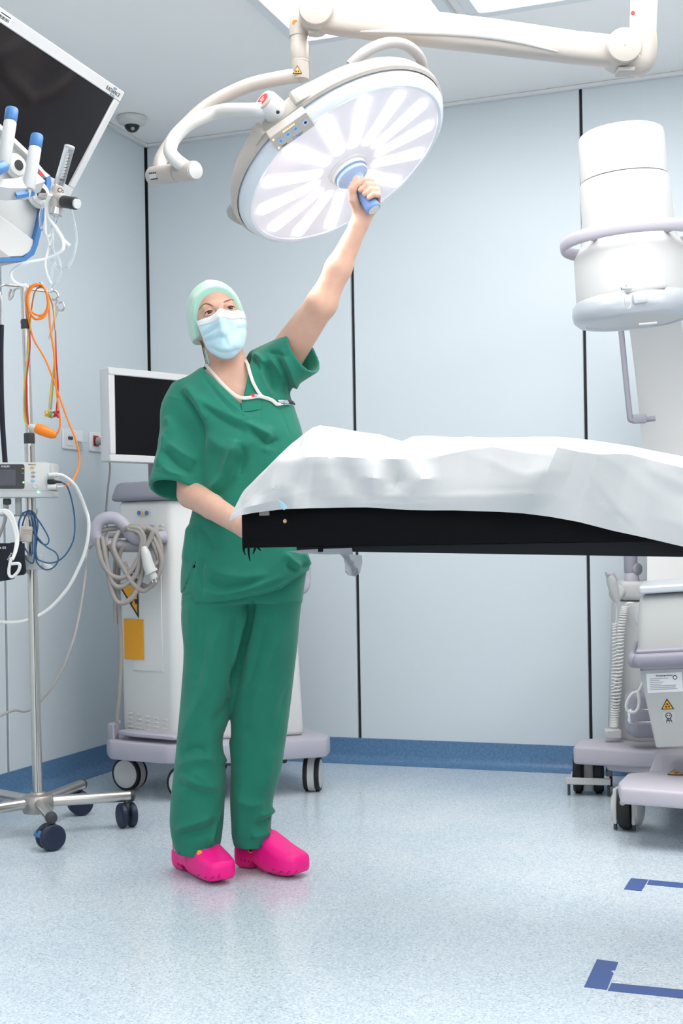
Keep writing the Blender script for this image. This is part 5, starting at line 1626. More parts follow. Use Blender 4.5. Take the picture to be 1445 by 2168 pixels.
# --- head frame
ry, rr_, rp = R(12), R(13.5), R(4)
hz_up = np.array([-math.sin(rr_), 0.0, math.cos(rr_)])
fwd_h = np.array([math.sin(ry), -math.cos(ry), 0.0])
fwd_h = fwd_h - hz_up * (fwd_h @ hz_up); fwd_h /= np.linalg.norm(fwd_h)
fwd_h = fwd_h * math.cos(rp) + hz_up * math.sin(rp); hz_up = hz_up - fwd_h * (hz_up @ fwd_h); hz_up /= np.linalg.norm(hz_up)
xh = np.cross(hz_up, -fwd_h) * 1.0
xh = xh if xh[0] > 0 else -xh
HA_ = np.stack([xh, -fwd_h, hz_up], 1)           # columns: face right, back, up
HC = H(460, 674, 3.80)
def hh(x, y, z): return HC + HA_ @ np.array([x, y, z])

cran = ellip(hh(0, .012, .012), (.072, .091, .088), HA_, k=0.02)
head = [cran,
        ellip(hh(0, -.026, -.050), (.056, .060, .066), HA_, k=0.03),
        ellip(hh(0, -.058, -.102), (.026, .024, .022), HA_, k=0.03),
        ellip(hh(-.034, -.052, -.030), (.028, .028, .026), HA_, k=0.02), ellip(hh(.034, -.052, -.030), (.028, .028, .026), HA_, k=0.02),
        capsule(hh(-.036, -.070, .016), hh(-.012, -.079, .014), .009, .010, k=0.016), capsule(hh(.036, -.070, .016), hh(.012, -.079, .014), .009, .010, k=0.016),
        capsule(hh(0, -.080, .006), hh(0, -.106, -.038), .0075, .0125, k=0.016),
        ellip(hh(-.009, -.096, -.042), (.009, .010, .007), HA_, k=0.008), ellip(hh(.009, -.096, -.042), (.009, .010, .007), HA_, k=0.008),
        ellip(hh(0, -.090, -.068), (.020, .008, .006), HA_, k=0.008), ellip(hh(0, -.087, -.078), (.017, .008, .006), HA_, k=0.008),
        ellip(hh(-.067, .014, -.026), (.008, .016, .026), HA_, k=0.010), ellip(hh(.067, .014, -.026), (.008, .016, .026), HA_, k=0.010)]
for s in (-1, 1):
    head.append(ellip(hh(s * .031, -.089, 0), (.0160, .0125, .0066), HA_, op='s', k=0.007))
    lid = [(s * .047, -.069, -.001), (s * .040, -.0785, .0044), (s * .031, -.083, .0062), (s * .022, -.0825, .0042), (s * .0155, -.0795, -.0015)]
    low = [(s * .047, -.069, -.001), (s * .039, -.0775, -.0055), (s * .030, -.081, -.0068), (s * .022, -.081, -.0050), (s * .0155, -.0795, -.0015)]
    head += chain([hh(*q) for q in lid], [.002, .0028, .003, .0028, .002], k=0.003)
    head += chain([hh(*q) for q in low], [.002, .0026, .0028, .0026, .002], k=0.004)
neck = [capsule(H(492, 812, 3.81), H(474, 735, 3.815), .052, .047, k=0.03),
        capsule(H(512, 815, 3.77), H(500, 745, 3.80), .012, .010, k=0.03), capsule(H(470, 800, 3.77), H(448, 735, 3.81), .012, .010, k=0.03)]

# --- trunk, legs and arms of the body
def torso(grow, cut=9999):
    S = [(765, 445, 535, .060), (790, 408, 566, .082), (812, 378, 590, .095), (840, 368, 612, .108), (880, 374, 628, .118), (920, 398, 640, .124),
         (960, 414, 643, .124), (1010, 418, 641, .120), (1060, 412, 640, .120), (1110, 400, 644, .126), (1160, 390, 650, .132), (1205, 384, 655, .136), (1250, 383, 652, .136), (1300, 385, 646, .13)]
    return loft([rowsec(v, a, b, c, D0, grow) for v, a, b, c in S if v < cut], e=2.3, k=0.02)
lw = np.array([(LF @ Vector(q)) for q in ((0, 0, 0),)])[0]
PI_ = np.array(PLANM.inverted())
def lamp_pt(x, y, z):           # a point in the lamp's frame, in plan coordinates
    q = LF @ Vector((x, y * SY, z))
    return PI_[:3, :3] @ np.array(q) + PI_[:3, 3]
sh_l, el_l = H(592, 770, 3.82), H(681, 642, 3.66)
wr_l = lamp_pt(-.058, .036, .158)
sh_r, el_r, wr_r = H(394, 858, 3.82), H(405, 1046, 3.76), H(518, 1116, 3.49)
body = [torso(-.024, 1050), loft([rowsec(v, a, b, c, D0) for v, a, b, c in ((990, 440, 615, .092), (1050, 442, 612, .090), (1110, 430, 622, .10), (1180, 420, 630, .108), (1250, 420, 625, .10))], e=2.2, k=.03)]
body += neck + head
body += chain([sh_l, el_l], [.056, .041], k=0.03) + chain([el_l, el_l * .55 + wr_l * .45, wr_l], [.040, .0345, .0245], k=0.02)
body += chain([sh_r, el_r], [.036, .041], k=0.03) + chain([el_r, el_r * .6 + wr_r * .4, wr_r], [.0405, .0350, .028], k=0.008)
# left hand closed round the lamp handle
kz = (.082, .100, .117, .133)
for i, z in enumerate(kz):
    kn_ = lamp_pt(.022, .036 - .001 * i, z)
    body += chain([wr_l, kn_], [.019, .0125], k=0.012)
    fr_ = (.0088, .0090, .0086, .0076)[i]
    body += chain([kn_, lamp_pt(.0345, .004, z + .003), lamp_pt(.021, -.0255, z + .005), lamp_pt(-.004 + .003 * i, -.0300, z + .007)], [.0105, fr_ + .001, fr_, fr_ - .0012], k=0.003)
body += chain([wr_l, lamp_pt(-.036, .022, .125), lamp_pt(-.031, -.010, .108), lamp_pt(-.018, -.0285, .090), lamp_pt(.006, -.0310, .072)], [.020, .0155, .0125, .0105, .0088], k=0.006)
# right hand closed on the end of the table
hr = H(552, 1118, 3.435)
hx = (hr - wr_r) / np.linalg.norm(hr - wr_r)
hyv = np.array([0, 0, 1.0]); hyv -= hx * (hx @ hyv); hyv /= np.linalg.norm(hyv)
hzv = np.cross(hx, hyv)
hand_r = lambda x, y, z: wr_r + hx * x + hyv * y + hzv * z
for i, y in enumerate((.030, .011, -.008, -.026)):
    kn_ = hand_r(.082 - .004 * abs(i - 1), y, 0)
    body += chain([wr_r, kn_], [.021, .013], k=0.012)
    body += chain([kn_, hand_r(.112 - .004 * abs(i - 1), y, .012), hand_r(.118, y, .036), hand_r(.104, y, .050)], [.0105, .0092, .0086, .0075], k=0.003)
body += chain([wr_r, hand_r(.035, .034, .010), hand_r(.070, .050, .022), hand_r(.092, .052, .038)], [.02, .0145, .011, .009], k=0.006)
# legs and feet
ank_r, ank_l = H(420, 1800, 3.82), H(532, 1786, 3.83)
body += chain([H(456, 1270, 3.80), H(434, 1530, 3.78), H(421, 1640, 3.80), ank_r + np.array([0, .01, .02])], [.070, .052, .050, .037], k=0.03)
body += chain([H(568, 1260, 3.82), H(548, 1520, 3.83), H(538, 1640, 3.85), ank_l + np.array([0, .02, .02])], [.070, .052, .050, .037], k=0.03)

nurse = thing('person', 'nurse in green scrubs, mask and pink clogs, one arm raised to the lamp', 'person', (PLANM @ Vector(H(500, 1835, D0).tolist())) * 1.0, YAW)
nurse.location.z = 0
WM[nurse.name] = Matrix.Translation(nurse.location) @ Matrix.Rotation(YAW, 4, 'Z')

# --- clogs: each its own field along the foot
def clog_geo(heel, toe, side):
    ax_ = toe - heel; ax_[2] = 0; L = np.linalg.norm(ax_); ax_ = ax_ / L
    sd2 = np.array([-ax_[1], ax_[0], 0]); up2 = np.array([0, 0, 1.0])
    A = np.stack([sd2, up2, ax_], 1)
    o = heel.copy(); o[2] = 0
    S = [(0.0, 0, .038, .031, .036), (.008, 0, .039, .034, .039), (.06, 0, .042, .036, .041), (.09, 0, .050, .039, .049), (.115, 0, .060, .043, .058), (.145, side * .002, .056, .047, .053),
         (.19, side * .004, .046, .050, .043), (.225, side * .004, .041, .049, .036), (.25, side * .003, .039, .043, .031), (.264, side * .002, .039, .032, .025), (.270, side * .002, .039, .020, .016)]
    sc = L / 0.268
    S = [(t * sc, x, y, a, b) for t, x, y, a, b in S]
    pr = [loft(S, A, o, e=3.4, k=0.0)]
    at = lambda s, x, z: o + ax_ * s * sc + sd2 * x + up2 * z
    pr.append(ellip(at(.092, 0, .0), (.09, .026, .024), A, op='s', k=0.005))        # arch of the sole
    pr.append(ellip(at(.278, 0, -.006), (.07, .022, .052), A, op='s', k=0.006))      # toe spring
    pr.append(capsule(at(.118, -.040, .045), at(.124, 0, .118), .007, .0075, k=.008)); pr.append(capsule(at(.124, 0, .118), at(.118, .040, .045), .0075, .007, k=.008))   # collar
    pr.append(Prim(lambda p: -(p[:, 2] - 0.0015), o, 9, op='i', k=0.0))              # flat sole
    pr.append(capsule(at(.04, 0, .10), at(.04, 0, .13), .03, .036, op='s', k=0.01))  # heel opening
    lo = np.minimum(heel, toe) - .08; hi = np.maximum(heel, toe) + .08
    lo[2], hi[2] = -.006, .14
    V, Fq = mesh_field(pr, .004, lo, hi)
    return relax(V, Fq, 1), Fq, at, ax_, sd2, pr
footr = clog_geo(H(383, 1834, 3.895), H(474, 1862, 3.665), 1)
footl = clog_geo(H(511, 1833, 3.90), H(642, 1846, 3.735), -1)
def clog(geo, name_side, right):
    V, Fq, at, ax_, sd2, pr = geo
    c = part('clog', (V, Fq), m_pink, nurse, PLANM, angle=180)
    tow = np.array([0, -1, 0]) if not right else np.array([0, -1, 0])
    outer = -1 if sd2[1] > 0 else 1                       # the flank nearer to the camera
    def on(u, v):
        q = trace(pr, u, v)
        e = 1e-3
        n = np.array([field(pr, (q + e * d)[None])[0] - field(pr, (q - e * d)[None])[0] for d in np.eye(3)])
        return Vector(q.tolist()), Vector((n / (np.linalg.norm(n) + 1e-9)).tolist())
    for u, v in (((376.5, 1829), (380, 1831.5), (384, 1833.5), (388.5, 1836)) if right else ((510, 1820), (518, 1822), (526, 1824), (534, 1825))):
        q, n = on(u, v)
        part('vent_hole', prism(circle(.0042, 12), -.004, .0008), m_pinkd, c, PLANM @ frame(q, n, UP))
    for u, v in (((420, 1853), (434, 1858), (449, 1858), (463, 1855)) if right else ((578, 1842), (594, 1846), (610, 1847), (626, 1846))):
        q, n = on(u, v)
        x = Vector(ax_.tolist())
        part('sole_notch', xf(ball((0, 0, 0), .005, 10, (1.6, .45, .35)), frame(q, n, x + UP * .5)), m_pinkd, c, PLANM)
    # sole line, heel strap and its button
    part('strap', tube([at(.09, outer * .0405, .078), at(.04, outer * .041, .072), at(.006, outer * .026, .074), at(-.001, 0, .075), at(.006, -outer * .026, .074), at(.04, -outer * .041, .072), at(.09, -outer * .0405, .078)], .01, 8, flat=(.0085, .0022), flatdir=UP), m_pink, c, PLANM)
    if right:
        for k in (0, 1):
            q = at(.030 + .016 * k, outer * .0418, .073)
            part('buckle_bar', tube([Vector(q) + UP * .012, Vector(q) - UP * .012], .0018, 6, smooth=False), m_maskw, c, PLANM)
        q = trace(pr + [], 422, 1806)
        part('button', ball(q, .0085, 14, (1, .5, 1)), m_orange, c, PLANM, label='round orange button')
    else:
        q = trace(pr, 531, 1799)
        M = PLANM @ frame(Vector(q), Vector((-.25, -.95, .15)), UP)
        b = part('button', lathe([(.0095, 0), (.0095, .002), (.0075, .0035), (.006, .003)], 20), m_yellow, c, M, label='yellow button with a black centre')
        part('button_core', lathe([(.0062, .002), (.0058, .0042), (.002, .0042)], 16), m_ink, b, M)
    return c
clog(footr, 'r', True); clog(footl, 'l', False)
body += [ellip(footr[2](.09, 0, .05), (.030, .03, .07), np.stack([footr[4], [0, 0, 1], footr[3]], 1), k=0.02), ellip(footl[2](.09, 0, .05), (.030, .03, .07), np.stack([footl[4], [0, 0, 1], footl[3]], 1), k=0.02)]

V, Fq = mesh_field(body, .003, (-0.62, 3.36, 0.02), (0.12, 3.98, 2.02))
u_, v_ = pixplan(V)
bodyo = part('body', (relax(V, Fq, 1, .4), Fq), m_skin, nurse, PLANM, angle=180)

# --- eyes, brows, lashes, hair
for s in (-1, 1):
    ec = hh(s * .031, -.0705, 0)
    gz = fwd_h * 0.97 + xh * 0.06 - hz_up * 0.02; gz /= np.linalg.norm(gz)
    e_o = part('eye', xf(ball((0, 0, 0), .0122, 20), Matrix.Translation(Vector(ec.tolist()))), m_eye, nurse, PLANM)
    part('iris', lathe([(.0064, .0105), (.0060, .0114), (.004, .0123), (.0008, .0126)], 20), m_iris, e_o, PLANM @ frame(Vector(ec.tolist()), Vector(gz.tolist()), UP))
    part('eye_glint', ball(ec + gz * .0128 + hz_up * .002 + xh * .0015, .0008, 6), m_maskw, e_o, PLANM)
    up_l = [hh(s * .048, -.069, -.002), hh(s * .040, -.0805, .0026), hh(s * .031, -.0855, .0043), hh(s * .022, -.0845, .0026), hh(s * .0165, -.081, -.0015)]
    part('eyelashes', tube(up_l, .001, 6, radii=[.0011, .0011, .0010, .0008, .0005]), m_lash, e_o, PLANM)
bl_l = [(421, 657), (426, 649), (434, 643.5), (443, 644.5), (451, 649)]
bl_r = [(473, 640.5), (478, 637.5), (486, 635), (493, 635.5), (499, 639)]
for pts, rad in ((bl_l, [.0006, .0019, .0026, .0029, .0014]), (bl_r, [.0014, .0027, .0025, .0018, .0006])):
    q = [trace(head, *p) for p in pts]
    q = [x + np.array([0, .0006, 0]) for x in q]
    part('eyebrow', tube(q, .003, 8, radii=rad), m_brow, nurse, PLANM)
for k, (a, b) in enumerate((((424, 712), (436, 770)), ((428, 718), (434, 760)), ((430, 722), (440, 775)))):
    part('hair_strand', tube([H(a[0], a[1], 3.80), H((a[0] + b[0]) / 2 - 1, (a[1] + b[1]) / 2, 3.79), H(b[0], b[1], 3.79)], .0012, 5), m_hair, nurse, PLANM)
part('hair_nape', tube([H(419, 708, 3.80), H(426, 722, 3.80), H(431, 735, 3.81)], .006, 8, radii=[.003, .006, .002]), m_hair, nurse, PLANM)

# --- cap: skull offset, cut open for the face
pn_c = hh(0, -.074, .082)                                  # rim over the forehead
pb_l = hh(-.074, -.024, -.02)
pb_r = hh(.074, -.030, -.02)
nf = np.cross(pb_r - pn_c, pb_l - pn_c); nf /= np.linalg.norm(nf); nf = nf if nf @ fwd_h > 0 else -nf
side_off = lambda p: (p - pn_c) @ nf
capg = [ellip(hh(-.002, .016, .020), (.0810, .102, .0950), HA_, k=0.0),
        ellip(hh(-.050, .035, -.035), (.034, .052, .055), HA_, k=0.03), ellip(hh(.048, .035, -.035), (.034, .052, .055), HA_, k=0.03),
        ellip(hh(-.002, .085, -.01), (.05, .035, .05), HA_, k=0.03)]
capcut = Prim(lambda p: side_off(p), HC, 9, op='i', k=0.003)
inner = Prim(lambda p: field(head[:1], p) - .0035, HC, .13, op='s', k=0.0)
lowcut = Prim(lambda p: -((p - hh(0, 0, -.046)) @ hz_up), HC, 9, op='i', k=0.006)
V, Fq = mesh_field(capg + [capcut, lowcut], .003, HC - .17, HC + .17)
capl = [([(402, 640), (420, 612), (446, 596)], 2.0, 5), ([(398, 655), (408, 625), (428, 600)], -2.0, 4), ([(430, 598), (455, 592), (480, 598)], 1.6, 4), ([(410, 625), (436, 604), (462, 600)], -1.6, 4), ([(400, 690), (398, 665), (404, 640)], -2.2, 4), ([(406, 690), (405, 668), (411, 645)], 1.6, 3)]
capo = part('surgical_cap', (folds(relax(V, Fq, 1), Fq, capl), Fq), m_cap, nurse, PLANM, angle=180, label='mint green surgical cap')
band = [Prim(lambda p: field(capg, p) - .0022, HC, .16, 'u', 0.0)]
bcut = Prim(lambda p: np.maximum(side_off(p) - .0012, -side_off(p) - .004), HC, 9, op='i', k=0.0)
V, Fq = mesh_field(band + [bcut, lowcut], .003, HC - .17, HC + .17)
part('cap_band', (relax(V, Fq, 1), Fq), m_capband, capo, PLANM, angle=60)

# --- face mask
mfield = head[:12] + [capsule(hh(0, -.088, -.004), hh(0, -.110, -.036), .004, .015, k=0.02), capsule(hh(0, -.106, -.038), hh(0, -.088, -.102), .020, .024, k=0.04), ellip(hh(0, -.045, -.062), (.058, .060, .070), HA_, k=0.03)]
ml = [(417, 681), (420, 690), (424, 699), (428, 709), (431, 719), (435, 730), (441, 740), (451, 749.5)]
mt = [(417, 681), (430, 677), (443, 673), (455, 666), (466, 655.5), (478, 659), (492, 660), (504, 659), (515, 660)]
mr = [(515, 660), (519, 674), (521, 688), (521, 703), (519.5, 716), (515.5, 730), (509, 742), (498, 754)]
mb_ = [(451, 749.5), (457, 753), (463, 756.5), (471, 759.5), (479, 761), (486, 760.5), (492, 758.5), (495.5, 756.5), (498, 754)]
NR, NC = 25, 29
def along(pts, n):
    p = [Vector((x, y, 0)) for x, y in pts]
    s = smooth_path(p, 8); t = np.linspace(0, len(s) - 1, n)
    return np.stack([np.interp(t, range(len(s)), [q.x for q in s]), np.interp(t, range(len(s)), [q.y for q in s])], 1)
Lf, Rt, Tp, Bt = along(ml, NR), along(mr, NR), along(mt, NC), along(mb_, NC)
grid = []
for j in range(NR):
    t = j / (NR - 1); row = []
    for i in range(NC):
        s = i / (NC - 1)
        q = (1 - t) * Tp[i] + t * Bt[i] + (1 - s) * Lf[j] + s * Rt[j] - ((1 - s) * (1 - t) * Tp[0] + s * (1 - t) * Tp[-1] + (1 - s) * t * Bt[0] + s * t * Bt[-1])
        w = trace(mfield, q[0], q[1])
        sag = 0.0
        pleat = .0016 * max(0, math.sin(t * math.pi * 7)) * min(1, 6 * s * (1 - s)) * (0.4 < 1)
        w = w - np.array([0, .0065 + pleat, 0])
        row.append(w)
    grid.append(row)
G = np.array(grid)
for _ in range(3):                                       # ease the depth so edges do not fold behind
    Y = G[:, :, 1].copy()
    Y[1:-1, 1:-1] = .4 * Y[1:-1, 1:-1] + .15 * (Y[:-2, 1:-1] + Y[2:, 1:-1] + Y[1:-1, :-2] + Y[1:-1, 2:])
    G[:, :, 1] = Y
mask_lines = [([(430, 712), (446, 700), (466, 686)], -2.4, 3.5), ([(433, 700), (448, 690), (468, 680)], 1.8, 4), ([(432, 724), (452, 716), (472, 711)], -2.4, 3.5), ([(472, 711), (478, 720), (482, 732)], -2.2, 3.5), ([(434, 714), (456, 706), (472, 698)], 1.8, 4), ([(466, 660), (470, 690), (474, 712)], 2.6, 5), ([(484, 680), (492, 705), (494, 725)], -2.0, 4), ([(500, 700), (510, 694), (519, 695)], -2.2, 3.5), ([(494, 684), (506, 687), (518, 690)], 1.8, 4), ([(445, 735), (462, 744), (480, 748), (496, 744), (506, 738)], -2.6, 3.5), ([(448, 742), (466, 750), (484, 753), (500, 746)], 1.8, 3.5), ([(452, 732), (470, 738), (490, 738)], 1.6, 4)]
Vm, Fm = sheet(G)
Vm = folds(np.asarray(Vm), Fm[:, ::-1], [(a, b * 1.7, c) for a, b, c in mask_lines], seen=.05)
Gm = Vm.reshape(NR, NC, 3)
kcol = int(NR * .2)
Va, Fa = sheet(Gm[:, :], .0016)
msk = part('face_mask', (Va, Fa), m_mask, nurse, PLANM, angle=180, label='pale blue pleated face mask')
# whitish upper band of the mask and edge binding
gn = np.cross(np.gradient(Gm, axis=1), np.gradient(Gm, axis=0)); gn /= np.linalg.norm(gn, axis=2, keepdims=True) + 1e-9
gn = np.where((gn[..., 1] > 0)[..., None], -gn, gn)
Vb, Fb = sheet(Gm[:5] + gn[:5] * .0018, .0006)
part('nose_band', (Vb, Fb), m_maskw, msk, PLANM, angle=180)
part('edge_binding', tube([Gm[j, 0] - np.array([0, .001, 0]) for j in range(0, NR, 3)], .0018, 6), m_maskw, msk, PLANM)
part('edge_binding', tube([Gm[j, -1] - np.array([0, .001, 0]) for j in range(0, NR, 3)], .0018, 6), m_maskw, msk, PLANM)
part('mask_print', text('IIR', .006, PLANM @ frame(Vector(trace(mfield, 509, 675).tolist()) - Vector((0, .0075, 0)), Vector((.4, -.9, 0)), Vector((1, .4, 0)))), m_red, msk)
part('ear_loop', tube([Gm[0, 0], H(412, 681, 3.79), H(405, 680, 3.80), H(399, 680.5, 3.83)], .003, 8, flat=(.0042, .0008), flatdir=UP), m_maskw, msk, PLANM)
part('ear_loop', tube([Gm[-2, 0], H(436, 735, 3.80), H(430, 722, 3.815), H(424, 708, 3.82)], .0013, 6), m_maskw, msk, PLANM)
part('mask_tie', tube([H(432, 720, 3.80), H(436, 745, 3.79), H(440, 762, 3.785), H(442, 768, 3.785)], .002, 6, flat=(.003, .0007), flatdir=(1, 0, 0)), m_capband, msk, PLANM)

# --- trousers
def leg_rows(rows, d_top, d_bot, b0, b1):
    n = len(rows); v0, v1 = rows[0][0], rows[-1][0]
    out = []
    for v, a, b in rows:
        t = (v - v0) / (v1 - v0)
        out.append(rowsec(v, a, b, b0 + (b1 - b0) * t, d_top + (d_bot - d_top) * t))
    return out
lr = leg_rows([(1200, 388, 535), (1260, 386, 530), (1310, 384, 530), (1370, 389, 519), (1450, 385, 501), (1500, 381, 489), (1530, 379, 482), (1565, 375, 471), (1595, 372, 471), (1640, 367, 478), (1700, 361, 475), (1745, 360, 472), (1785, 367, 467), (1803, 373, 463)], 3.79, 3.795, .105, .076)
ll = leg_rows([(1200, 520, 650), (1260, 522, 640), (1310, 514, 634), (1370, 504, 629), (1430, 493, 622), (1490, 489, 615), (1580, 489, 603), (1640, 488, 593), (1690, 487, 579), (1740, 489, 574), (1770, 491, 572), (1788, 495, 569)], 3.81, 3.835, .105, .072)
tro = [loft([rowsec(v, a, b, c, D0, -.003) for v, a, b, c in ((1130, 415, 632, .105), (1180, 402, 642, .115), (1230, 390, 643, .122), (1275, 386, 640, .118))], e=2.4, k=.02),
       loft(lr, e=2.2, k=.012), loft(ll, e=2.2, k=.012)]
hemr = lambda p, z0, s: p[:, 2] - z0 - s * p[:, 0]
for pts, v in (((lr[-1], lr[-3]), 0), ((ll[-1], ll[-3]), 0)):
    z, cx, cy, a, b = pts[0]; z2, cx2, cy2, a2, b2 = pts[1]
    tro.append(loft([(z - .02, cx, cy, a - .004, b - .004), (z2 - .01, cx2, cy2, a2 - .010, b2 - .010)], e=2.2, op='s', k=.002))
V, Fq = mesh_field(tro, .004, (-0.60, 3.62, 0.05), (0.02, 4.02, 1.05))
tl_ = [([(470, 1290), (448, 1380), (432, 1460), (405, 1520), (385, 1560)], 6, 14), ([(440, 1300), (425, 1400), (415, 1450)], -4, 14),
       ([(500, 1300), (497, 1400), (492, 1470)], -4, 12), ([(385, 1600), (410, 1585), (440, 1590)], -5, 11), ([(378, 1620), (420, 1606), (455, 1612)], 4, 11),
       ([(380, 1640), (420, 1660), (460, 1668)], 4, 8), ([(376, 1655), (420, 1676), (462, 1682)], -3.5, 8), ([(452, 1530), (478, 1500), (488, 1470)], -5, 10), ([(470, 1620), (480, 1590), (486, 1560)], 5, 9),
       ([(378, 1772), (410, 1762), (440, 1756), (462, 1735)], -5, 8), ([(372, 1758), (410, 1744), (450, 1728)], 5, 9), ([(445, 1790), (455, 1755), (468, 1720)], 4, 6), ([(455, 1792), (464, 1755), (471, 1720)], -4, 6),
       ([(540, 1745), (560, 1740), (578, 1728)], -6, 6), ([(548, 1728), (566, 1722), (582, 1712)], 5, 7), ([(530, 1770), (552, 1768), (570, 1760)], 5, 8), ([(500, 1690), (530, 1705), (560, 1700)], 4, 10),
       ([(600, 1330), (570, 1400), (545, 1460), (530, 1540)], 5, 16), ([(560, 1320), (540, 1400), (520, 1460)], -4, 14), ([(612, 1450), (590, 1530), (575, 1600)], -4, 14), ([(600, 1500), (575, 1600), (560, 1680)], 4, 14),
       ([(536, 1270), (524, 1330), (508, 1400), (495, 1462)], -9, 5), ([(520, 1290), (506, 1350), (494, 1420)], 5, 7), ([(516, 1500), (512, 1600), (508, 1700), (503, 1775)], 1.3, 2.5),
       ([(375, 1793), (420, 1797), (462, 1790)], -1.3, 2.2), ([(495, 1776), (530, 1780), (568, 1768)], -1.3, 2.2),
       ([(415, 1256), (416, 1310), (419, 1370)], -1.8, 2.2), ([(393, 1367), (404, 1369), (419, 1371)], -1.8, 2.2), ([(388, 1262), (400, 1258), (415, 1256)], -1.8, 2.2), ([(400, 1275), (402, 1320), (404, 1360)], 2.2, 10), ([(440, 1660), (410, 1640), (380, 1700)], 3, 12)]
part('trousers', (folds(relax(V, Fq, 1), Fq, tl_), Fq), m_scrub, nurse, PLANM, angle=180, label='green scrub trousers')

# --- scrub top
def axis_frame(a, b, side):
    z = (b - a) / np.linalg.norm(b - a)
    x = np.asarray(side, float); x = x - z * (x @ z); x /= np.linalg.norm(x)
    return np.stack([x, np.cross(z, x), z], 1)
top = []
# sleeve that hangs (picture left)
sa, sb_ = H(392, 832, 3.815), H(373, 1024, 3.775)
Ar = axis_frame(sa, sb_, (1, 0, 0)); Lr = np.linalg.norm(sb_ - sa)
slr = [(-.02, .0, 0, .040, .055), (.04, -.012, 0, .052, .062), (.12, .000, 0, .062, .066), (.20, .004, 0, .070, .068), (Lr, .0, 0, .0775, .070), (Lr + .085, .003, 0, .0795, .070)]
top.append(loft(slr, Ar, sa, e=2.2, k=.03))
def sleeve_cut(p):
    u, v = pixplan(p)
    return np.maximum(np.interp(u, [300, 315, 372, 400, 436], [1004, 1007, 1016, 1024, 1038]) + 24 + (p[:, 1] - 3.775) * 340 - v, u - 437) * (D0 / F)
top.append(Prim(sleeve_cut, sb_ + np.array([0, 0, -.02]), .16, op='s', k=.002))
top.append(loft([(Lr - .06, .0, 0, .062, .056), (Lr + .12, 0.003, 0, .0750, .0665)], Ar, sa, e=2.2, op='s', k=.002))
top.append(torso(0.0)); top[-1].k = .03
# raised sleeve (picture right)
ta, tb_ = H(560, 800, 3.82), H(643, 744, 3.75)
Al = axis_frame(ta, tb_, H(668, 792) - H(620, 697)); Ll = np.linalg.norm(tb_ - ta)
sll = [(-.03, .0, 0, .070, .075), (.03, -.004, 0, .072, .075), (.08, -.002, 0, .071, .073), (Ll, .0, 0, .0705, .070)]
top.append(loft(sll, Al, ta, e=2.2, k=.035))
top.append(capsule(H(528, 760, 3.83), H(600, 742, 3.80), .018, .03, k=.03))
top.append(loft([(Ll - .06, 0, 0, .058, .058), (Ll + .06, 0, 0, .067, .0665)], Al, ta, e=2.2, op='s', k=.002))
# neck hole and V opening
top.append(capsule(H(487, 770, 3.81), H(470, 700, 3.81), .058, .075, op='s', k=.006))
def vcut(p):
    u, v = pixplan(p)
    # inside the V: right of the left edge, left of the right edge
    e1 = ((u - 428) * (857 - 778) - (v - 778) * (512 - 428)) / math.hypot(84, 79)
    e2 = -((u - 533) * (857 - 752) - (v - 752) * (512 - 533)) / math.hypot(-21, 105)
    s = np.minimum(e1, e2) * (D0 / F)
    return np.maximum(-s, (p[:, 1] - 3.80))
top.append(Prim(vcut, H(490, 800), .22, op='s', k=.004))
def hem(p):
    u, v = pixplan(p)
    vh = np.interp(u, [370, 383, 404, 408, 424, 440, 505, 560, 593, 632, 655, 680], [1258, 1256, 1240, 1275, 1276, 1277, 1268, 1257, 1247, 1221, 1206, 1196])
    return (v - vh) * (D0 / F)
top.append(Prim(hem, H(520, 1200), 9, op='i', k=.003))
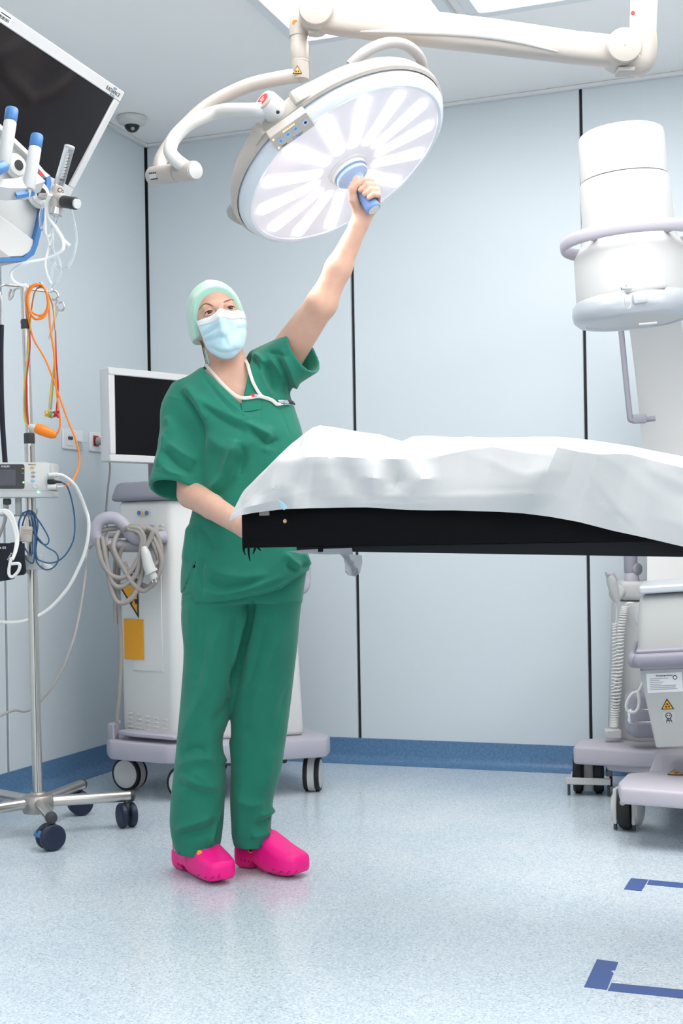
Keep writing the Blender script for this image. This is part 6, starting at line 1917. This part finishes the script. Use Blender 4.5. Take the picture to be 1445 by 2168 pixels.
# vent slit on the hip
def slit(p):
    u, v = pixplan(p)
    w = np.clip((v - 1188) / 70, 0, 1) * 12 + 1.4
    cx = 413 - (v - 1188) * .30
    return np.maximum(np.abs(u - cx - 2) - w * .5, 1186 - v) * (D0 / F) + np.where(p[:, 1] > 3.80, 1, 0)
top.append(Prim(slit, H(400, 1230), .12, op='s', k=.002))
V, Fq = mesh_field(top, .004, (-0.64, 3.58, 0.72), (0.02, 4.02, 1.66))
tf = [([(380, 830), (398, 850), (414, 875), (424, 905), (430, 960)], -9, 9), ([(392, 815), (415, 850), (432, 890)], 6, 11),
      ([(352, 838), (372, 842), (400, 852), (412, 870)], 1.8, 3.0), ([(344, 930), (360, 905), (352, 880)], 4, 8), ([(332, 990), (346, 950), (352, 920)], 5, 7), ([(345, 955), (375, 985), (410, 1005)], -5, 8), ([(352, 935), (385, 960), (418, 978)], 5, 10), ([(345, 985), (360, 1000), (400, 1012)], 4, 7),
      ([(318, 996), (360, 1006), (400, 1012), (428, 1020)], -1.4, 2.4),
      ([(436, 920), (470, 945), (500, 950), (540, 930)], 5, 16), ([(440, 1040), (470, 1010), (490, 960), (500, 930)], 6, 11), ([(455, 1060), (485, 1020), (505, 960)], -6, 10), ([(470, 1000), (496, 950), (500, 930)], 4, 8),
      ([(505, 1010), (515, 965), (505, 935)], -5, 10), ([(530, 905), (550, 925), (565, 940), (590, 930)], -6, 7), ([(520, 895), (548, 910), (575, 925)], 6, 8), ([(560, 960), (565, 930), (570, 900)], 3, 10),
      ([(415, 840), (455, 865), (500, 885), (530, 900)], 3.5, 12), ([(430, 860), (470, 890), (520, 915)], -3.5, 10), ([(440, 800), (480, 845), (512, 872), (530, 885)], 2.2, 3.0), ([(424, 790), (470, 850), (505, 885)], -2.0, 2.6),
      ([(560, 765), (568, 800), (585, 830)], -6, 7), ([(548, 760), (556, 800), (572, 840)], 5, 8), ([(572, 758), (590, 780), (600, 800)], 5, 6), ([(580, 755), (600, 785), (612, 815), (625, 850)], -6, 7), ([(596, 740), (612, 775), (622, 810), (632, 840)], 6, 8),
      ([(605, 700), (632, 745), (654, 792)], -1.6, 2.4), ([(565, 745), (590, 750), (610, 755)], -4, 5), ([(530, 757), (545, 770), (550, 790)], -5, 5), ([(536, 752), (552, 758), (562, 770)], 5, 5),
      ([(588, 860), (602, 890), (616, 925)], -2.0, 2.4), ([(552, 840), (551, 880), (550, 898)], -1.4, 2.2), ([(512, 872), (530, 870), (552, 866)], -2.2, 2.6), ([(511, 845), (511, 860), (512, 872)], -2.6, 2.6), ([(512, 886), (530, 884), (550, 880)], 1.4, 3),
      ([(415, 1110), (440, 1140), (450, 1180)], -4, 14), ([(430, 1200), (470, 1215), (520, 1222), (570, 1215)], 4, 12), ([(440, 1230), (470, 1245), (510, 1240), (560, 1225)], -4.5, 9), ([(425, 1250), (470, 1258), (520, 1248), (600, 1220)], 3.5, 7),
      ([(428, 1275), (470, 1264), (520, 1256), (590, 1236), (645, 1200)], -1.4, 2.4), ([(600, 1170), (620, 1190), (640, 1205)], 5, 8), ([(605, 1195), (625, 1205), (650, 1195)], -4, 6), ([(640, 1170), (648, 1185), (655, 1198)], 4, 6),
      ([(412, 1120), (416, 1150), (414, 1185)], -2, 3), ([(400, 1110), (398, 1150), (392, 1190)], 4, 9), ([(430, 1180), (425, 1220), (428, 1260)], -3, 7)]
V = folds(relax(V, Fq, 1), Fq, tf)
ts_ = part('scrub_top', (V, Fq), m_scrub, nurse, PLANM, angle=180, label='green short-sleeved scrub top')
# inner facing of the V, lanyard
def on_top(u, v, lift=.004):
    q = trace(top[:6], u, v)
    return q - np.array([0, lift, 0])
part('neck_facing', sheet([[on_top(512, 840, -.001), on_top(530, 838, -.001), on_top(553, 835, -.002)], [on_top(511, 855, .0012), on_top(530, 854, .0012), on_top(553, 850, -.001)], [on_top(512, 872, .0008), on_top(531, 870, .0004), on_top(552, 866, -.001)]], .001), m_scrub, ts_, PLANM)
lan = part('lanyard', tube([H(434, 770, 3.80), H(440, 778, 3.765), H(450, 790, 3.735), H(466, 808, 3.712), H(482, 824, 3.702), H(500, 838, 3.692)] + [on_top(u, v, .008) for u, v in ((515, 843), (532, 842), (548, 840), (563, 843), (576, 848), (586, 856), (594, 857))], .003, 8, flat=(.0050, .0009), flatdir=(0.8, 0, 1)), m_lan, nurse, PLANM, label='cream lanyard')
part('lanyard_strap', tube([H(519, 762, 3.775), H(524, 772, 3.745), H(529, 790, 3.715), H(535, 808, 3.695)] + [on_top(u, v, .009) for u, v in ((543, 824), (551, 836), (556, 840))], .003, 8, flat=(.0045, .0010), flatdir=(1, 0, 0.3)), m_lan, lan, PLANM)
part('lanyard_print', box(.011, .0012, .008), m_red, lan, PLANM @ Matrix.Translation(Vector(on_top(535, 838, .0105).tolist())))
part('lanyard_print', box(.009, .0012, .008), m_key, lan, PLANM @ Matrix.Translation(Vector(on_top(541, 838, .0105).tolist())))
part('clip', tube([on_top(589, 851, .010), on_top(600, 851, .012), on_top(611, 852, .012)], .003, 8, flat=(.005, .0018), flatdir=UP), m_chrome, lan, PLANM)
part('clip', tube([on_top(590, 858, .010), on_top(606, 857, .012), on_top(624, 859, .012)], .0018, 8), m_chrome, lan, PLANM)
part('clip_jaw', tube([on_top(610, 850, .013), on_top(618, 852, .014), on_top(624, 857, .013)], .004, 8, radii=[.0045, .004, .002]), m_dgrey, lan, PLANM)
# ------------------------------------------------------------------ operating table
m_carbon = mat('carbon_black', (0.004, 0.004, 0.005), 0.7, spec=0.1)
m_rail = mat('rail_black', (0.006, 0.007, 0.010), 0.5, spec=0.2)
m_tapeb = mat('old_tape', (0.36, 0.31, 0.27), 0.6)
m_film = mat('thin_film', (0.26, 0.28, 0.31), 0.35, alpha=0.8)
TX0, TDEP = -0.2405, 3.15                       # near left corner (right of camera, ahead)
tax = Vector((1, 0, 0)); tay = Vector((0, 1, 0))  # the table runs along the back wall
T0 = plan(TX0, TDEP, 0)
TMx = Matrix.Translation(T0)
table = thing('operating_table', 'black operating table top on a column, its end held by the nurse', 'operating table', T0 + tax * 1.75 + tay * 0.26)
TWD = 0.50
def tbl(name, g, m, **k): return part(name, g, m, k.pop('par', table), TMx, **k)
tbl('table_top', box(2.3, TWD, 0.098, 0.006, 2, c=(1.15, TWD / 2, 0.992)), m_carbon)
g = prism([(0.14, 0.008), (2.3, 0.008), (2.3, TWD - 0.02), (0.14, TWD - 0.02)], 0, 1)
v, f = g
v = [(x, y, (0.944 if z > .5 else 0.934 - 0.045 * (x - 0.14) / 1.0 * (1.0 if x < 1.3 else 1.0))) for x, y, z in v]
v = [(x, y, max(z, 0.872)) for x, y, z in v]
tbl('under_rail', (v, f), m_rail, smooth=False)
tbl('top_edge', tube([(0.003, 0.002, 1.040), (0.25, 0.001, 1.043), (0.8, 0.001, 1.043), (2.3, 0.001, 1.043)], 0.004, 8), m_carbon)
tbl('bolt', xf(lathe([(0.0050, 0), (0.0045, 0.002), (0.001, 0.0022)], 16), Matrix.Translation((0.115, 0, 1.005)) @ Matrix.Rotation(R(90), 4, 'X')), mat('brass', (0.62, 0.40, 0.22), 0.35, metal=0.6))
tbl('tape_scrap', box(0.026, 0.0012, 0.013, c=(0.062, -0.0012, 1.026)), m_tapeb, label='scrap of worn tape on the edge')
# torn padding threads at the corner
for x, l, k in ((0.004, .020, .5), (0.009, .010, -.6), (0.017, .034, .4), (0.036, .018, -.7), (0.041, .010, .9)):
    tbl('torn_thread', tube([(x, 0.004, 0.946), (x + .004 * k, 0.002, 0.946 - l * .5), (x + .010 * k, 0.003, 0.946 - l)], 0.003, 6, radii=[.0035, .0025, .001]), m_carbon)
# film residue below the edge and its hanging flap
def film(pts, y=0.006):
    P2 = []
    for x, z in pts:
        a, b = ray(x, z)
        dr = RIGHT * a + FWD + UP * b
        t = (T0.y + y - CAM.y) / dr.y
        q = CAM + dr * t - T0
        P2.append((q.x, q.z))
    return P2
fl = film([(612, 1167), (640, 1164), (690, 1162), (745, 1160), (748, 1174), (720, 1173), (690, 1174), (660, 1172), (636, 1172)])
tbl('film_residue', xf(prism(fl, -0.0008, 0.0008), Matrix(((1, 0, 0, 0), (0, 0, 1, 0.003), (0, 1, 0, 0), (0, 0, 0, 1)))), m_film, label='torn strip of clear film')
rows = []
prof_l = film([(716, 1172), (726, 1182), (731, 1196), (732, 1210), (738, 1218)], -0.004)
prof_r = film([(764, 1176), (765, 1190), (763, 1204), (764, 1212), (752, 1221)], -0.004)
for (l, r) in zip(prof_l, prof_r):
    rows.append([(l[0] + (r[0] - l[0]) * s, -0.004 + 0.006 * math.sin(s * 7 + l[1] * 90), l[1] + (r[1] - l[1]) * s) for s in np.linspace(0, 1, 9)])
tbl('film_flap', sheet(rows, 0.0008), m_film, label='hanging flap of clear film')
tbl('film_mark', box(0.012, 0.001, 0.010, c=(0.204, -0.0005, 0.936)), m_carbon)
mp = prism([(0.10, 1.042), (0.16, 1.13), (0.22, 1.18), (0.36, 1.17), (0.50, 1.135), (0.9, 1.12), (1.1, 1.10), (1.3, 1.075), (2.25, 1.06), (2.25, 1.042)], 0.07, TWD - 0.06, 0.01, 2)
tbl('mattress', ([(x, z, y) for x, y, z in mp[0]], [f[::-1] for f in mp[1]]), m_carbon)
# column and foot outside the frame
tbl('column', box(0.24, 0.26, 0.72, 0.03, 3, c=(1.85, 0.26, 0.51)), m_silver)
tbl('column_head', box(0.40, 0.36, 0.05, 0.01, 2, c=(1.85, 0.26, 0.87)), m_rail)
tbl('foot', box(0.62, 0.44, 0.15, 0.04, 3, c=(1.88, 0.26, 0.076)), m_white)

# ------------------------------------------------------------------ paper drape
m_drape = mat('drape_paper', (0.56, 0.565, 0.57), 0.75, bump=0.10, bscale=500)
def dp(u, v, y):                                 # point on the plane y metres behind the table's front
    a, b = ray(u, v)
    dr = RIGHT * a + FWD + UP * b
    t = (T0.y + y - CAM.y) / dr.y
    return CAM + dr * t
# columns left to right: (hem, low, middle, crease, shoulder, ridge) as (u, v, y)
C_ = [
 [(485, 1104, -.012), (490, 1090, -.010), (498, 1073, -.004), (508, 1052, .004), (516, 1040, .012), (521, 1034, .02)],
 [(507, 1092, -.020), (510, 1080, -.014), (520, 1058, -.012), (534, 1030, -.004), (543, 1014, .008), (553, 1000, .03)],
 [(530, 1086, -.016), (532, 1072, -.026), (541, 1046, -.012), (556, 1006, -.008), (572, 988, .004), (590, 962, .035)],
 [(560, 1082, -.012), (563, 1064, -.022), (571, 1036, -.024), (584, 973, -.008), (602, 955, .010), (622, 934, .04)],
 [(586, 1079, -.010), (590, 1062, -.016), (600, 1030, -.026), (622, 975, -.018), (634, 948, .010), (645, 916, .045)],
 [(618, 1077, -.020), (622, 1060, -.022), (628, 1026, -.020), (650, 968, -.026), (654, 938, .000), (662, 905, .05)],
 [(655, 1076, -.012), (656, 1054, -.012), (660, 1016, -.014), (666, 967, -.022), (672, 940, -.006), (676, 901, .05)],
 [(695, 1075, -.010), (697, 1052, -.016), (700, 1012, -.022), (702, 968, -.016), (704, 944, .004), (705, 904, .055)],
 [(735, 1074, -.012), (737, 1050, -.020), (740, 1010, -.014), (742, 969, -.022), (744, 946, -.002), (745, 911, .05)],
 [(775, 1074, -.012), (780, 1050, -.014), (790, 1012, -.030), (795, 971, -.014), (798, 948, .008), (800, 920, .05)],
 [(815, 1076, -.014), (822, 1050, -.020), (840, 1020, -.010), (842, 972, -.022), (846, 950, .000), (850, 935, .045)],
 [(860, 1079, -.014), (868, 1052, -.024), (892, 1015, -.034), (884, 972, -.010), (880, 952, .014), (872, 925, .05)],
 [(910, 1080, -.014), (918, 1052, -.022), (930, 1014, -.020), (932, 966, -.016), (926, 950, .004), (905, 922, .05)],
 [(960, 1080, -.014), (972, 1050, -.020), (985, 1006, -.014), (985, 953, -.008), (976, 944, .008), (965, 926, .05)],
 [(1010, 1082, -.016), (1024, 1050, -.022), (1042, 1002, -.016), (1046, 946, -.006), (1044, 938, .01), (1040, 927, .05)],
 [(1060, 1083, -.022), (1082, 1048, -.036), (1110, 1004, -.040), (1132, 962, -.036), (1126, 942, -.006), (1110, 926, .05)],
 [(1108, 1086, -.020), (1130, 1044, -.050), (1158, 996, -.060), (1180, 946, -.050), (1182, 940, -.030), (1180, 925, .04)],
 [(1160, 1093, -.014), (1182, 1050, -.022), (1206, 1000, -.024), (1222, 955, -.026), (1224, 945, -.016), (1226, 929, .04)],
 [(1225, 1105, -.014), (1236, 1062, -.014), (1252, 1010, -.018), (1268, 962, -.020), (1272, 950, -.010), (1276, 936, .04)],
 [(1300, 1124, -.016), (1308, 1082, -.026), (1320, 1022, -.028), (1333, 962, -.030), (1334, 955, -.016), (1335, 945, .04)],
 [(1360, 1137, -.014), (1366, 1095, -.016), (1374, 1036, -.020), (1384, 976, -.018), (1386, 966, -.006), (1388, 956, .04)],
 [(1445, 1157, -.018), (1448, 1110, -.024), (1452, 1050, -.018), (1456, 992, -.022), (1458, 980, -.008), (1460, 968, .04)],
 [(1560, 1180, -.014), (1560, 1130, -.014), (1560, 1070, -.018), (1560, 1015, -.014), (1560, 1000, .0), (1560, 990, .05)],
]
cols = []
for c in C_:
    pts = [dp(u, v, y * 1.8 if y < 0 else y) for u, v, y in c]
    r = pts[-1]; hmm = pts[0]
    back = [r + Vector((0.01, 0.16, -0.01)), r + Vector((0.015, 0.32, -0.03)), Vector((r.x + 0.01, T0.y + TWD + 0.015, r.z - 0.08)), Vector((hmm.x * 0.5 + r.x * 0.5, T0.y + TWD + 0.02, hmm.z + 0.03))]
    cols.append(pts + back)
NCOL, NROW = len(cols), len(cols[0])
A = np.array([[tuple(q) for q in c] for c in cols])          # columns x rows x 3
def refine(A, n):
    """linear subdivision with a light smoothing so that creases stay crisp, plus small crumples"""
    for _ in range(n):
        a, b, _3 = A.shape
        B2 = np.zeros((2 * a - 1, b, 3)); B2[::2] = A; B2[1::2] = (A[1:] + A[:-1]) / 2
        C2 = np.zeros((2 * a - 1, 2 * b - 1, 3)); C2[:, ::2] = B2; C2[:, 1::2] = (B2[:, 1:] + B2[:, :-1]) / 2
        S_ = C2.copy()
        S_[1:-1] = .5 * C2[1:-1] + .25 * (C2[2:] + C2[:-2])
        S2 = S_.copy()
        S2[:, 1:-1] = .5 * S_[:, 1:-1] + .25 * (S_[:, 2:] + S_[:, :-2])
        A = .88 * C2 + .12 * S2
    return A
A = refine(A, 3)
na, nb_, _ = A.shape
ii, jj = np.meshgrid(np.arange(na), np.arange(nb_), indexing='ij')
def crumple(seed, n, amp):
    r = np.random.default_rng(seed); out = np.zeros((na, nb_))
    for _ in range(n):
        ci, cj = r.uniform(0, na), r.uniform(0, nb_ * .7); th = r.uniform(0, math.pi)
        L_, w = r.uniform(8, 26), r.uniform(1.2, 3.0)
        dx, dy = ii - ci, (jj - cj) * 1.6
        s = dx * math.cos(th) + dy * math.sin(th); t = -dx * math.sin(th) + dy * math.cos(th)
        out += r.choice([-1, 1]) * amp * np.exp(-np.abs(t) / w) * np.exp(-(s / L_) ** 2)
    return out
A[:, :, 1] += crumple(5, 45, .0022) * np.clip(jj / 6, .2, 1)
A[:, :, 2] += crumple(9, 40, .0015) * np.clip(jj / 6, 0, 1)
Vd, Fd = sheet(A, 0.0012)
drape = solo('paper_drape', (Vd, Fd), m_drape, 'crumpled white paper drape lying over the black operating table', 'drape', smooth=True, angle=32)
fl2 = [dp(587, 1057, -.062), dp(597, 1063, -.064), dp(608, 1075, -.060), dp(600, 1080, -.058), dp(596, 1075, -.058)]
part('turned_corner', ([tuple(q) for q in fl2] + [tuple(q + Vector((0, .002, 0))) for q in fl2], [[0, 1, 2, 3, 4], [9, 8, 7, 6, 5]] + [[(i + 1) % 5, i, i + 5, (i + 1) % 5 + 5] for i in range(5)]), mat('drape_blue_back', (0.42, 0.70, 0.82), 0.6), drape, smooth=False, label='blue turned-up corner')
